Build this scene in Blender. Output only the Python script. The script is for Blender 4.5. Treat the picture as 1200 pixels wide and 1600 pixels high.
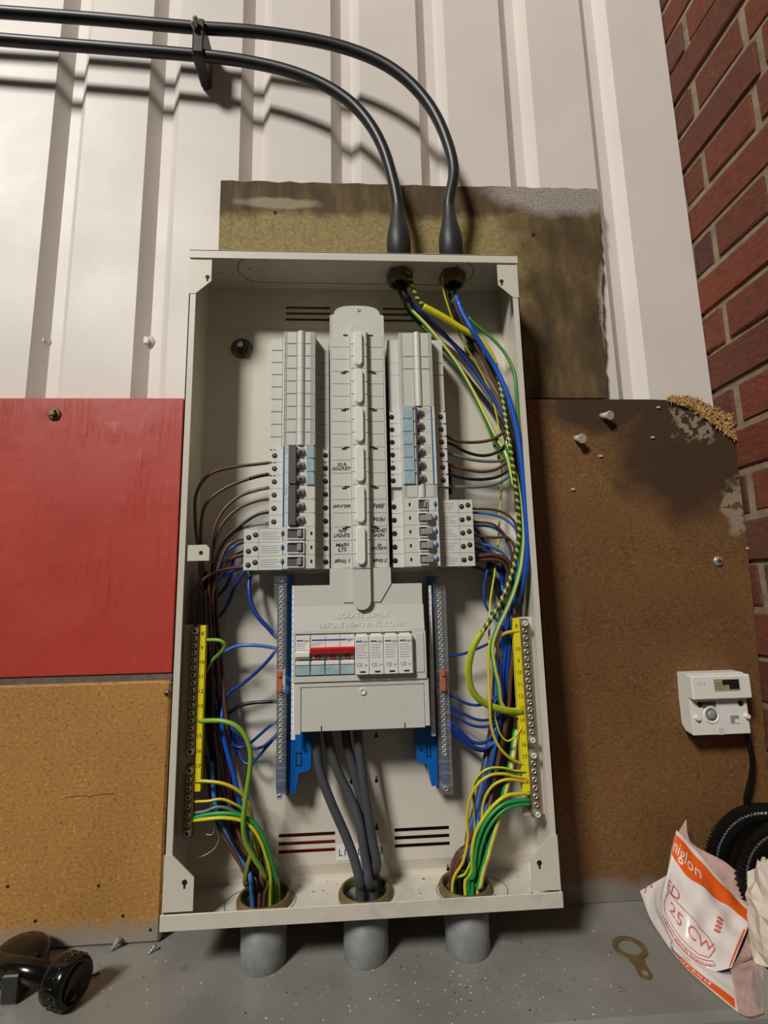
import bpy, bmesh, math, random
import numpy as np
from mathutils import Vector, Matrix
random.seed(7)
C = bpy.context.scene.collection
for o in list(bpy.data.objects): bpy.data.objects.remove(o)

# ---------------------------------------------------------------- camera
FPX = 780.0
CAM = Vector((-0.00734, -0.70618, 0.35933)); YAW, PITCH, ROLL = 0.05955, 0.16028, -0.02209
_f = Vector((math.sin(YAW)*math.cos(PITCH), math.cos(YAW)*math.cos(PITCH), math.sin(PITCH)))
_r0 = Vector((math.cos(YAW), -math.sin(YAW), 0)); _u0 = _r0.cross(_f)
_r = math.cos(ROLL)*_r0 + math.sin(ROLL)*_u0; _u = -math.sin(ROLL)*_r0 + math.cos(ROLL)*_u0
cd = bpy.data.cameras.new('camera'); cam = bpy.data.objects.new('camera', cd); C.objects.link(cam)
cam.matrix_world = Matrix(((_r.x, _u.x, -_f.x, CAM.x), (_r.y, _u.y, -_f.y, CAM.y), (_r.z, _u.z, -_f.z, CAM.z), (0, 0, 0, 1)))
cd.sensor_fit = 'VERTICAL'; cd.sensor_height = 36.0; cd.sensor_width = 27.0; cd.lens = FPX/1600*36.0
cd.clip_start = 0.01; cd.clip_end = 50
bpy.context.scene.camera = cam

# ---------------------------------------------------------------- light of the room
w = bpy.data.worlds.new('room_light'); bpy.context.scene.world = w; w.use_nodes = True
w.node_tree.nodes['Background'].inputs[0].default_value = (1.0, 0.93, 0.85, 1)
w.node_tree.nodes['Background'].inputs[1].default_value = 0.035
def area(name, loc, target, sx, sy, power, col):
    l = bpy.data.lights.new(name, 'AREA'); l.shape = 'RECTANGLE'; l.size = sx; l.size_y = sy; l.energy = power; l.color = col
    o = bpy.data.objects.new(name, l); C.objects.link(o); o.location = loc
    o.rotation_euler = (Vector(target)-Vector(loc)).to_track_quat('-Z', 'Y').to_euler(); return o
area('ceiling_lamp', (-3.0, -4.2, 4.5), (0, 0, .5), 1.1, 1.1, 385, (1.0, .962, .895))
vs = bpy.context.scene.view_settings
vs.view_transform = 'Standard'; vs.look = 'None'; vs.gamma = 1.0; vs.use_curve_mapping = False; vs.exposure = 0.0

# ---------------------------------------------------------------- helpers
def ray(px, py): return FPX*_f + (px-600)*_r - (py-800)*_u
def at(px, py, d=0):
    """point of the photograph at d millimetres in front of the plane of the box back"""
    v = ray(px, py); t = (-d/1000.0-CAM.y)/v.y; return CAM + t*v
def onz(px, py, z):
    v = ray(px, py); t = (z-CAM.z)/v.z; return CAM + t*v
def onx(px, py, x):
    v = ray(px, py); t = (x-CAM.x)/v.x; return CAM + t*v
def lin(c): return tuple(((v/255)/12.92 if v <= 10 else (((v/255)+.055)/1.055)**2.4) for v in c)

class MB:
    def __init__(s): s.v = []; s.f = []; s.m = []; s.s = []; s.uv = {}; s.cm = 0
    def add(s, vs, fs, smooth=False):
        b = len(s.v); s.v += [tuple(v) for v in vs]
        for f in fs: s.f.append(tuple(b+i for i in f)); s.m.append(s.cm); s.s.append(smooth)
        return s
    def mat(s, i): s.cm = i; return s
    def box(s, x0, x1, y0, y1, z0, z1, c=0.0):
        x0, x1 = min(x0, x1), max(x0, x1); y0, y1 = min(y0, y1), max(y0, y1); z0, z1 = min(z0, z1), max(z0, z1)
        c = min(c, .45*(x1-x0), .45*(y1-y0), .45*(z1-z0))
        if c <= 0:
            v = [(x, y, z) for x in (x0, x1) for y in (y0, y1) for z in (z0, z1)]
            return s.add(v, [(0, 1, 3, 2), (4, 6, 7, 5), (0, 4, 5, 1), (2, 3, 7, 6), (0, 2, 6, 4), (1, 5, 7, 3)])
        lo, hi = (x0, y0, z0), (x1, y1, z1); v = []; ix = {}
        for a in (0, 1):
            for b in (0, 1):
                for d in (0, 1):
                    k = (a, b, d); p = [hi[i] if k[i] else lo[i] for i in range(3)]
                    for ax in range(3):
                        q = [p[i] if i == ax else (p[i]-c if k[i] else p[i]+c) for i in range(3)]
                        ix[k, ax] = len(v); v.append(q)
        f = []
        for ax in range(3):
            o1, o2 = [i for i in range(3) if i != ax]
            for sd in (0, 1):
                q = []
                for (p, r) in ((0, 0), (1, 0), (1, 1), (0, 1)):
                    k = [0]*3; k[ax] = sd; k[o1] = p; k[o2] = r; q.append(ix[tuple(k), ax])
                f.append(q)
            for p in (0, 1):
                for r in (0, 1):
                    k0 = [0]*3; k0[o1] = p; k0[o2] = r; k1 = list(k0); k1[ax] = 1
                    f.append([ix[tuple(k0), o1], ix[tuple(k1), o1], ix[tuple(k1), o2], ix[tuple(k0), o2]])
        for a in (0, 1):
            for b in (0, 1):
                for d in (0, 1): f.append([ix[(a, b, d), i] for i in range(3)])
        return s.add(v, f)
    def prism(s, poly, axis, a, b, smooth=False):
        """poly: 2D outline in the other two axes (order x,y,z), extruded along axis from a to b"""
        n = len(poly)
        def P(p, t):
            q = list(p); q.insert(axis, t); return q
        v = [P(p, a) for p in poly]+[P(p, b) for p in poly]
        s.add(v, [tuple(range(n))[::-1], tuple(range(n, 2*n))])
        if smooth: s.v += [tuple(q) for q in v]
        base = len(s.v)-2*n
        for i in range(n):
            j = (i+1) % n; s.f.append((base+i, base+j, base+n+j, base+n+i)); s.m.append(s.cm); s.s.append(smooth)
        return s
    def cyl(s, p0, p1, r0, r1=None, n=16, caps=True, smooth=True, rot=0):
        r1 = r0 if r1 is None else r1; p0 = Vector(p0); p1 = Vector(p1); d = (p1-p0).normalized()
        a = d.orthogonal().normalized() if abs(d.z) < .9 else Vector((1, 0, 0)); a = (a-d*a.dot(d)).normalized(); b = d.cross(a)
        v = []
        for p, r in ((p0, r0), (p1, r1)):
            for i in range(n):
                t = 2*math.pi*i/n+rot; v.append(p+r*(math.cos(t)*a+math.sin(t)*b))
        s.add(v, [(i, (i+1) % n, n+(i+1) % n, n+i) for i in range(n)], smooth)
        if caps:
            bs = len(s.v)-2*n
            s.f += [tuple(bs+i for i in range(n))[::-1], tuple(bs+n+i for i in range(n))]; s.m += [s.cm]*2; s.s += [False]*2
        return s
    def lathe(s, prof, origin, axis, n=24, smooth=True):
        """prof: list of (radius, distance along axis); open"""
        o = Vector(origin); d = Vector(axis).normalized(); a = d.orthogonal().normalized(); b = d.cross(a); v = []
        for r, h in prof:
            for i in range(n):
                t = 2*math.pi*i/n; v.append(o+d*h+r*(math.cos(t)*a+math.sin(t)*b))
        f = []
        for k in range(len(prof)-1):
            for i in range(n):
                j = (i+1) % n; f.append((k*n+i, k*n+j, (k+1)*n+j, (k+1)*n+i))
        return s.add(v, f, smooth)
    def tube(s, pts, r, n=8, seg=5, uv=True, rf=None, caps=True):
        P = spline(pts, seg) if seg else [Vector(q) for q in pts]; m = len(P); v = []; f = []
        T = [(P[min(i+1, m-1)]-P[max(i-1, 0)]).normalized() for i in range(m)]
        a = T[0].orthogonal().normalized(); L = 0; base = len(s.v); uvs = []
        for i in range(m):
            a = (a-T[i]*a.dot(T[i])).normalized(); b = T[i].cross(a)
            if i: L += (P[i]-P[i-1]).length
            rr = rf(L, i/(m-1)) if rf else r
            for k in range(n):
                t = 2*math.pi*k/n; v.append(P[i]+rr*(math.cos(t)*a+math.sin(t)*b))
            uvs.append(L)
        fb = len(s.f)
        for i in range(m-1):
            for k in range(n):
                j = (k+1) % n; f.append((i*n+k, i*n+j, (i+1)*n+j, (i+1)*n+k))
        s.add(v, f, True)
        for i in range(m-1):
            for k in range(n):
                s.uv[fb+i*n+k] = [(k/n, uvs[i]), ((k+1)/n, uvs[i]), ((k+1)/n, uvs[i+1]), (k/n, uvs[i+1])]
        if caps:
            s.f += [tuple(base+k for k in range(n))[::-1], tuple(base+(m-1)*n+k for k in range(n))]; s.m += [s.cm]*2; s.s += [False]*2
        return s
    def mesh(s, name, mats, off=Vector((0, 0, 0)), fix=True):
        me = bpy.data.meshes.new(name); me.from_pydata([(v[0]-off[0], v[1]-off[1], v[2]-off[2]) for v in s.v], [], s.f)
        for m in mats: me.materials.append(m)
        me.polygons.foreach_set('material_index', s.m); me.polygons.foreach_set('use_smooth', s.s)
        if s.uv:
            ul = me.uv_layers.new(name='UVMap')
            for p in me.polygons:
                q = s.uv.get(p.index)
                if q:
                    for li, t in zip(p.loop_indices, q): ul.data[li].uv = t
        elif fix:
            bm = bmesh.new(); bm.from_mesh(me); bmesh.ops.recalc_face_normals(bm, faces=bm.faces); bm.to_mesh(me); bm.free()
        me.update(); return me
    def build(s, name, mats, parent=None, loc=None, fix=True):
        if not isinstance(mats, (list, tuple)): mats = [mats]
        if parent is None:
            if loc is None:
                xs = [v[0] for v in s.v]; ys = [v[1] for v in s.v]; zs = [v[2] for v in s.v]
                loc = Vector(((min(xs)+max(xs))/2, (min(ys)+max(ys))/2, min(zs)))
            off = Vector(loc)
        else: off = Vector(parent['org'])
        me = s.mesh(name, mats, off, fix)
        return link(name, me, parent, off)
def link(name, me, parent, off, loc=None):
    o = bpy.data.objects.new(name, me); C.objects.link(o); o['org'] = tuple(off)
    if parent is None: o.location = off
    else:
        o.parent = parent
        if loc is not None: o.location = Vector(loc)-Vector(parent['org']); o['org'] = tuple(loc)
    return o
def put(name, me, loc, parent): return link(name, me, parent, Vector(loc), Vector(loc))
def thing(name, label, cat, loc, group=None):
    o = bpy.data.objects.new(name, None); C.objects.link(o); o.location = loc; o['org'] = tuple(loc); o.empty_display_size = .01
    return tag(o, label, cat, group)
def tag(o, label, cat, group=None):
    o['label'] = label; o['category'] = cat
    if group: o['group'] = group
    return o
def struct(o): o['kind'] = 'structure'; return o
def spline(pts, seg):
    P = [Vector(p) for p in pts]
    if len(P) < 3: return [P[0].lerp(P[-1], i/max(seg, 1)) for i in range(seg+1)]
    out = []
    for i in range(len(P)-1):
        p0 = P[i-1] if i else 2*P[0]-P[1]; p1, p2 = P[i], P[i+1]; p3 = P[i+2] if i+2 < len(P) else 2*P[-1]-P[-2]
        t0 = 0; t1 = t0+max((p1-p0).length, 1e-6)**.5; t2 = t1+max((p2-p1).length, 1e-6)**.5; t3 = t2+max((p3-p2).length, 1e-6)**.5
        for k in range(seg):
            t = t1+(t2-t1)*k/seg
            A1 = p0*((t1-t)/(t1-t0))+p1*((t-t0)/(t1-t0)); A2 = p1*((t2-t)/(t2-t1))+p2*((t-t1)/(t2-t1)); A3 = p2*((t3-t)/(t3-t2))+p3*((t-t2)/(t3-t2))
            B1 = A1*((t2-t)/(t2-t0))+A2*((t-t0)/(t2-t0)); B2 = A2*((t3-t)/(t3-t1))+A3*((t-t1)/(t3-t1))
            out.append(B1*((t2-t)/(t2-t1))+B2*((t-t1)/(t2-t1)))
    out.append(P[-1]); return out

# ---- writing as flat mesh
def text_mesh(s, size, shear=0, jit=0, seed=0, extrude=0.0, bold=0.0):
    cu = bpy.data.curves.new('t', 'FONT'); cu.body = s; cu.size = size; cu.shear = shear; cu.align_x = 'CENTER'; cu.align_y = 'CENTER'
    cu.extrude = extrude; cu.offset = bold; cu.resolution_u = 2; cu.space_line = .9
    o = bpy.data.objects.new('t', cu); C.objects.link(o)
    dg = bpy.context.evaluated_depsgraph_get(); me = bpy.data.meshes.new_from_object(o.evaluated_get(dg))
    bpy.data.objects.remove(o); bpy.data.curves.remove(cu)
    if jit:
        rnd = random.Random(seed)
        a, b, c = (rnd.uniform(-1, 1) for _ in range(3))
        for v in me.vertices:
            x, y = v.co.x/size, v.co.y/size
            v.co.x += size*jit*(math.sin(3.1*y+a*3)+.6*math.sin(5*x+b*4)); v.co.y += size*jit*(math.sin(2.3*x+c*5)+.7*math.sin(6.1*x+a))
    return me
def write(s, size, centre, parent, mat, name='lettering', right=(1, 0, 0), up=(0, 0, 1), extrude=0.0, **kw):
    me = text_mesh(s, size, extrude=extrude, **kw); R_ = Vector(right).normalized(); U = Vector(up).normalized(); N = R_.cross(U); c = Vector(centre)-Vector(parent['org'])
    for v in me.vertices: v.co = c+R_*v.co.x+U*v.co.y+N*v.co.z
    me.materials.clear(); me.materials.append(mat); me.update()
    o = bpy.data.objects.new(name, me); C.objects.link(o); o.parent = parent; o['org'] = tuple(parent['org']); return o

# ---- materials
class NT:
    def __init__(s, name):
        s.m = bpy.data.materials.new(name); s.m.use_nodes = True; s.t = s.m.node_tree; s.b = s.t.nodes['Principled BSDF']
    def n(s, typ, **kw):
        x = s.t.nodes.new(typ)
        for k, v in kw.items():
            if k.startswith('i_'): x.inputs[int(k[2:]) if k[2:].isdigit() else k[2:].replace('_', ' ')].default_value = v
            else: setattr(x, k, v)
        return x
    def l(s, a, b): s.t.links.new(a, b)
    def noise(s, vec, scale, detail=4, rough=.55):
        x = s.n('ShaderNodeTexNoise'); x.inputs['Scale'].default_value = scale; x.inputs['Detail'].default_value = detail; x.inputs['Roughness'].default_value = rough
        if vec is not None: s.l(vec, x.inputs['Vector'])
        return x.outputs['Fac']
    def ramp(s, fac, stops):
        x = s.n('ShaderNodeValToRGB'); e = x.color_ramp.elements
        while len(e) < len(stops): e.new(.5)
        for q, (p, c) in zip(e, stops): q.position = p; q.color = (*c, 1) if len(c) == 3 else c
        s.l(fac, x.inputs[0]); return x.outputs[0]
    def math(s, op, a, b=None, c=None, clamp=False):
        x = s.n('ShaderNodeMath', operation=op); x.use_clamp = clamp
        for i, v in enumerate((a, b, c)):
            if v is None: continue
            if isinstance(v, (int, float)): x.inputs[i].default_value = v
            else: s.l(v, x.inputs[i])
        return x.outputs[0]
    def mix(s, fac, a, b, bt='MIX'):
        x = s.n('ShaderNodeMix', data_type='RGBA', blend_type=bt)
        for i, v in ((0, fac), (6, a), (7, b)):
            if isinstance(v, (int, float)): x.inputs[i].default_value = v
            elif isinstance(v, tuple): x.inputs[i].default_value = (*v, 1) if len(v) == 3 else v
            else: s.l(v, x.inputs[i])
        return x.outputs[2]
    def bump(s, h, strength=.3, dist=.001):
        x = s.n('ShaderNodeBump'); x.inputs['Strength'].default_value = strength; x.inputs['Distance'].default_value = dist; s.l(h, x.inputs['Height']); s.l(x.outputs[0], s.b.inputs['Normal'])
    def pos(s): return s.n('ShaderNodeNewGeometry').outputs['Position']
    def scl(s, vec, v):
        x = s.n('ShaderNodeMapping'); x.inputs['Scale'].default_value = v; s.l(vec, x.inputs['Vector']); return x.outputs[0]
    def xyz(s, vec):
        x = s.n('ShaderNodeSeparateXYZ'); s.l(vec, x.inputs[0]); return x.outputs
def mat(name, rgb, rough=.5, metal=0, var=0.06, scale=60, bump=0.0, bscale=300, spec=.5):
    t = NT(name); c = lin(rgb); p = t.pos()
    n = t.noise(p, scale)
    t.l(t.ramp(n, [(.3, tuple(v*(1-var) for v in c)), (.7, tuple(min(1, v*(1+var)) for v in c))]), t.b.inputs['Base Color'])
    t.b.inputs['Roughness'].default_value = rough; t.b.inputs['Metallic'].default_value = metal; t.b.inputs['Specular IOR Level'].default_value = spec
    if bump: t.bump(t.noise(p, bscale, 3), bump, .0005)
    return t.m
def clear(name, rgb, alpha, rough=.05):
    t = NT(name); t.b.inputs['Base Color'].default_value = (*lin(rgb), 1); t.b.inputs['Roughness'].default_value = rough; t.b.inputs['IOR'].default_value = 1.45
    n = t.noise(t.pos(), 90); t.l(t.ramp(n, [(.35, (alpha*.85,)*3), (.65, (min(1, alpha*1.15),)*3)]), t.b.inputs['Alpha']); return t.m
M = {}
def m_grimy():
    t = NT('grimy_powder_coat'); p = t.pos(); c = lin((214, 208, 194))
    g = t.ramp(t.noise(p, 26, 5, .65), [(.46, (0, 0, 0)), (.72, (1, 1, 1))]); q = t.ramp(t.noise(p, 9, 3), [(.40, (.15,)*3), (.65, (1, 1, 1))])
    t.l(t.mix(t.math('MULTIPLY', t.math('MULTIPLY', g, q), .55), c, lin((112, 110, 104))), t.b.inputs['Base Color']); t.b.inputs['Roughness'].default_value = .38; return t.m
M['boxg'] = m_grimy()
M['box'] = mat('grey_white_powder_coat', (214, 208, 194), .42, 0, .025, 15, .05, 900)
M['plastic'] = mat('light_grey_plastic', (208, 208, 200), .45, 0, .015, 40)
M['plastic_b'] = mat('pale_plastic', (216, 216, 209), .42, 0, .015, 40)
M['white'] = mat('white_plastic', (232, 231, 225), .35, 0, .01, 40)
M['button'] = mat('white_cap_plastic', (236, 236, 231), .3, 0, .02, 120)
M['dark'] = mat('dark_slot', (14, 14, 15), .7)
M['hole'] = mat('terminal_black', (18, 18, 18), .55)
M['toggle_dark'] = mat('dark_grey_toggle', (92, 92, 94), .4)
M['toggle_grey'] = mat('grey_toggle', (150, 150, 152), .35)
M['steel'] = mat('zinc_steel', (190, 188, 182), .32, .6, .1, 200)
M['steel_dark'] = mat('dull_steel', (120, 117, 110), .4, .9, .15, 200)
M['brass'] = mat('dull_brass', (122, 104, 68), .55, .35, .2, 90)
M['brass_bar'] = mat('brass_bar', (146, 128, 90), .4, .5, .15, 90)
M['copper'] = mat('copper', (206, 128, 98), .35, .35, .1, 90)
M['blue_p'] = mat('blue_plastic', (10, 96, 178), .35, 0, .03, 40)
M['blue_d'] = mat('blue_print', (45, 105, 170), .5)
M['red_p'] = mat('red_handle', (186, 22, 26), .35)
M['yellow_p'] = mat('yellow_strip', (238, 222, 24), .5, 0, .02, 60)
M['ink'] = mat('black_ink', (22, 22, 24), .6)
M['grey_ink'] = mat('grey_print', (140, 142, 146), .6)
M['black'] = mat('black_pvc', (31, 31, 33), .42, 0, .15, 300, .05, 600)
M['black_g'] = mat('glossy_black_plastic', (14, 14, 14), .16, 0, .2, 100)
M['rubber'] = mat('black_boot', (40, 41, 43), .5, 0, .1, 80)
M['tail'] = mat('dark_grey_pvc', (72, 74, 80), .5, 0, .04, 120)
M['brown'] = mat('brown_pvc', (96, 62, 48), .38, 0, .06, 150)
M['blue'] = mat('blue_pvc', (28, 62, 142), .35, 0, .06, 150)
M['bluel'] = mat('light_blue_pvc', (60, 118, 190), .35, 0, .06, 150)
M['blueb'] = mat('bright_blue_pvc', (22, 84, 190), .33, 0, .05, 150)
M['grey'] = mat('grey_pvc', (104, 116, 118), .4, 0, .05, 150)
M['green'] = mat('green_pvc', (62, 136, 52), .36, 0, .06, 150)
M['blackw'] = mat('black_wire', (20, 22, 22), .36, 0, .1, 150)
M['string'] = mat('bare_wire', (200, 195, 180), .4, .4)
M['paper'] = mat('crumpled_paper', (216, 204, 188), .8, 0, .08, 120, .4, 250)
M['clear'] = clear('clear_polycarbonate', (225, 228, 235), .07)
M['tint'] = clear('blue_tinted_window', (176, 200, 208), .8, .15)
M['film'] = clear('pink_tinted_film', (214, 178, 170), .72, .2)
M['bagw'] = mat('white_printed_film', (226, 216, 212), .32, 0, .03, 30, .1, 60)
M['bago'] = mat('orange_printed_film', (232, 96, 30), .3, 0, .04, 30, .1, 60)
M['bagr'] = mat('red_print', (196, 96, 84), .5)
def gy(name, yel, grn, split=.5, twist=0.0, phase=0.0, blotch=False):
    t = NT(name); u = t.xyz(t.n('ShaderNodeUVMap').outputs[0])
    a = t.math('ADD', t.math('ADD', u[0], phase), t.math('MULTIPLY', u[1], twist)); a = t.math('FRACT', a)
    k = t.math('GREATER_THAN', a, split)
    t.l(t.mix(k, lin(yel), lin(grn)), t.b.inputs['Base Color']); t.b.inputs['Roughness'].default_value = .36; return t.m
Y_, G_ = (206, 200, 40), (58, 120, 52)
for i in range(6): M['gy%d' % i] = gy('green_yellow_pvc_%d' % i, Y_, G_, .62, 0, i/6)
M['gyy'] = gy('mostly_yellow_earth', (212, 204, 24), (150, 168, 30), .7)
M['gyo'] = gy('orange_yellow_earth', (216, 190, 44), (112, 128, 46), .66, 0, .3)
M['gyt'] = gy('twisted_green_yellow', (176, 178, 72), (30, 62, 34), .40, 105)
M['gyg'] = gy('green_striped_earth', (226, 216, 110), (36, 150, 72), .36, 0, .42)
M['gyl'] = gy('lime_earth', (128, 170, 50), (92, 146, 44), .5)
# ---------------------------------------------------------------- surface materials of the setting
def m_metal():
    t = NT('white_painted_cladding'); p = t.pos()
    n = t.noise(p, 6, 3); t.l(t.ramp(n, [(.3, lin((217, 210, 203))), (.7, lin((224, 217, 210)))]), t.b.inputs['Base Color'])
    t.l(t.ramp(t.noise(p, 4), [(.35, (.42,)*3), (.7, (.55,)*3)]), t.b.inputs['Roughness']); t.bump(t.noise(p, 420, 3), .16, .0006); return t.m
def m_red():
    t = NT('red_gloss_paint_on_plywood'); p = t.pos()
    g = t.noise(t.scl(p, (70, 70, 5)), 1.0, 5, .6); k = t.noise(p, 9, 4)
    base = t.ramp(k, [(.25, lin((172, 54, 43))), (.75, lin((188, 65, 50)))])
    sp = t.noise(p, 55, 2); sp = t.ramp(sp, [(.72, (0, 0, 0)), (.76, (1, 1, 1))])
    t.l(t.mix(t.math('MULTIPLY', sp, .08), base, lin((120, 34, 30))), t.b.inputs['Base Color'])
    t.l(t.ramp(t.noise(p, 7), [(.3, (.38,)*3), (.7, (.55,)*3)]), t.b.inputs['Roughness'])
    gg = t.ramp(g, [(.42, (0, 0, 0)), (.6, (1, 1, 1))]); kk = t.ramp(t.noise(p, 12, 2), [(.45, (0, 0, 0)), (.6, (1, 1, 1))])
    t.bump(t.math('ADD', t.math('MULTIPLY', gg, kk), t.math('MULTIPLY', t.noise(t.scl(p, (1, 1, .5)), 90, 4), .25)), .5, .0013); return t.m
def chip(name, dark, mid, light, bot):
    t = NT(name); p = t.pos(); a = t.noise(t.scl(p, (1, 1, 1.5)), 210, 6, .7); b = t.noise(p, 5, 3)
    c = t.ramp(a, [(.32, lin(dark)), (.46, lin(mid)), (.55, lin(mid)), (.70, lin(light))])
    big = t.ramp(b, [(.3, (.78,)*3), (.7, (1.1,)*3)])
    c = t.mix(1.0, c, big, 'MULTIPLY')
    sp = t.ramp(t.noise(p, 190, 2, .4), [(.72, (0, 0, 0)), (.76, (1, 1, 1))]); c = t.mix(t.math('MULTIPLY', sp, .7), c, lin((40, 26, 14)))
    z = t.xyz(p)[2]
    g = t.math('SUBTRACT', t.math('MULTIPLY', t.noise(t.scl(p, (1, 1, .4)), 60, 4), .030), t.math('SUBTRACT', z, bot))
    g = t.math('MULTIPLY', g, 60, clamp=True)
    return t, p, c, g
def m_tan():
    t, p, c, g = chip('golden_chipboard', (124, 82, 34), (176, 128, 64), (212, 168, 98), -.044)
    t.l(t.mix(g, c, lin((142, 132, 118))), t.b.inputs['Base Color']); t.b.inputs['Roughness'].default_value = .75
    t.bump(t.noise(p, 260, 4), .35, .0008); return t.m
def blob(t, p, cx, cz, rx, rz, wob, sc=14, sharp=3.0):
    """soft-edged mask, 1 inside an ellipse on the wall, with a wandering edge"""
    x = t.xyz(p); dx = t.math('DIVIDE', t.math('SUBTRACT', x[0], cx), rx); dz = t.math('DIVIDE', t.math('SUBTRACT', x[2], cz), rz)
    d = t.math('SQRT', t.math('ADD', t.math('MULTIPLY', dx, dx), t.math('MULTIPLY', dz, dz)))
    d = t.math('ADD', d, t.math('MULTIPLY', t.math('SUBTRACT', t.noise(p, sc, 4), .5), wob))
    return t.math('MULTIPLY', t.math('SUBTRACT', 1.0, d), sharp, clamp=True)
def m_brown():
    t, p, c, g = chip('brown_fibreboard', (78, 50, 22), (120, 84, 46), (152, 112, 66), -.040)
    st = t.math('MAXIMUM', blob(t, p, .50, .575, .15, .135, .7), blob(t, p, .37, .63, .10, .055, .8))
    c = t.mix(t.math('MULTIPLY', st, .85), c, lin((50, 34, 22)))
    pl = t.math('MULTIPLY', blob(t, p, .508, .602, .04, .028, 2.2, 40), t.math('GREATER_THAN', t.noise(p, 90, 4), .5))
    pl2 = t.math('MULTIPLY', blob(t, p, .56, .475, .03, .045, 1.6, 40), t.math('GREATER_THAN', t.noise(p, 70, 4), .42))
    c = t.mix(t.math('MULTIPLY', t.math('MAXIMUM', pl, pl2), .75), c, lin((158, 142, 122)))
    t.l(t.mix(g, c, lin((128, 120, 110))), t.b.inputs['Base Color']); t.b.inputs['Roughness'].default_value = .7
    t.bump(t.noise(p, 240, 4), .35, .0008); return t.m
def m_olive():
    t = NT('water_stained_olive_board'); p = t.pos(); x = t.xyz(p)
    a = t.noise(p, 190, 5, .65); b = t.noise(p, 7, 5)
    c = t.ramp(a, [(.3, lin((122, 108, 64))), (.55, lin((150, 134, 86))), (.8, lin((170, 156, 108)))])
    # brown stain band along the top with a ragged lower edge, and down the brick-wall end
    top = t.math('MULTIPLY', t.math('ADD', t.math('SUBTRACT', x[2], .950), t.math('MULTIPLY', t.math('SUBTRACT', t.noise(t.scl(p, (1, 1, .6)), 22, 5, .65), .5), .06)), 60, clamp=True)
    end = t.math('MULTIPLY', t.math('ADD', t.math('SUBTRACT', x[0], .235), t.math('MULTIPLY', t.math('SUBTRACT', t.noise(p, 11, 5), .5), .16)), 22, clamp=True)
    st = t.math('MAXIMUM', top, end)
    d = t.ramp(t.noise(t.scl(p, (2.2, 1, .8)), 14, 5, .6), [(.3, lin((40, 29, 14))), (.52, lin((80, 60, 32))), (.78, lin((128, 106, 66)))])
    c = t.mix(t.math('MULTIPLY', st, .92), c, d)
    drip = t.math('MULTIPLY', t.math('GREATER_THAN', t.noise(t.scl(p, (1, 1, .03)), 55, 3), .64), t.math('MULTIPLY', t.math('SUBTRACT', x[2], .90), 14, clamp=True))
    c = t.mix(t.math('MULTIPLY', drip, .45), c, lin((66, 50, 26)))
    wh = t.math('MULTIPLY', blob(t, p, -.12, .976, .07, .012, 1.0, 30), .6)
    c = t.mix(wh, c, lin((178, 166, 140)))
    ov = t.math('MAXIMUM', blob(t, p, .345, 1.012, .15, .052, .55, 26), blob(t, p, .402, .78, .018, .10, .8, 26))
    c = t.mix(t.math('MULTIPLY', ov, t.ramp(t.noise(p, 330, 3), [(.35, (.35,)*3), (.6, (.9,)*3)])), c, lin((176, 168, 164)))
    t.l(c, t.b.inputs['Base Color']); t.b.inputs['Roughness'].default_value = .8; t.bump(t.noise(p, 230, 4), .3, .0008); return t.m
def m_ledge():
    t = NT('grey_painted_ledge'); p = t.pos()
    c = t.ramp(t.noise(p, 10, 5), [(.3, lin((124, 122, 116))), (.7, lin((146, 144, 138)))])
    s = t.ramp(t.noise(p, 38, 3), [(.66, (0, 0, 0)), (.74, (1, 1, 1))]); c = t.mix(t.math('MULTIPLY', s, .3), c, lin((70, 68, 64)))
    t.l(c, t.b.inputs['Base Color']); t.l(t.ramp(t.noise(p, 14, 4), [(.3, (.28,)*3), (.7, (.5,)*3)]), t.b.inputs['Roughness']); t.bump(t.noise(p, 90, 3), .1, .0006); return t.m
def m_galv():
    t = NT('galvanised_steel'); p = t.pos(); c = t.ramp(t.noise(p, 45, 4), [(.3, lin((122, 126, 126))), (.7, lin((154, 157, 156)))])
    t.l(c, t.b.inputs['Base Color']); t.b.inputs['Metallic'].default_value = .25; t.b.inputs['Roughness'].default_value = .6; return t.m
def m_brick():
    t = NT('red_brick'); p = t.pos(); oi = t.n('ShaderNodeObjectInfo').outputs['Random']
    c = t.ramp(oi, [(0, lin((86, 52, 38))), (.5, lin((118, 62, 42))), (.85, lin((130, 66, 44))), (1, lin((92, 66, 50)))])
    n = t.noise(t.scl(p, (1, 1, 2.5)), 60, 6, .7); c = t.mix(1.0, c, t.ramp(n, [(.25, (.55,)*3), (.6, (1.08,)*3)]), 'MULTIPLY')
    e = t.ramp(t.noise(p, 34, 5, .7), [(.66, (0, 0, 0)), (.76, (1, 1, 1))]); c = t.mix(t.math('MULTIPLY', e, .4), c, lin((164, 140, 118)))
    t.l(c, t.b.inputs['Base Color']); t.b.inputs['Roughness'].default_value = .85; t.bump(t.noise(t.scl(p, (1, 1, 2)), 75, 6, .7), .8, .003); return t.m
def m_mortar():
    t = NT('mortar'); p = t.pos(); t.l(t.ramp(t.noise(p, 40, 5), [(.3, lin((122, 108, 88))), (.7, lin((160, 142, 118)))]), t.b.inputs['Base Color'])
    t.b.inputs['Roughness'].default_value = .9; t.bump(t.noise(p, 150, 5), .6, .002); return t.m
M['metal'] = m_metal(); M['red'] = m_red(); M['tan'] = m_tan(); M['brownb'] = m_brown(); M['olive'] = m_olive(); M['ledge'] = m_ledge(); M['galv'] = m_galv()
M['brick'] = m_brick(); M['mortar'] = m_mortar(); M['plaster'] = mat('bare_wall', (120, 112, 100), .9)
M['straw'] = mat('torn_fibres', (190, 152, 98), .9, 0, .4, 220)
M['edge'] = mat('raw_board_edge', (104, 92, 84), .8, 0, .2, 120, .4, 300)

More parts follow.
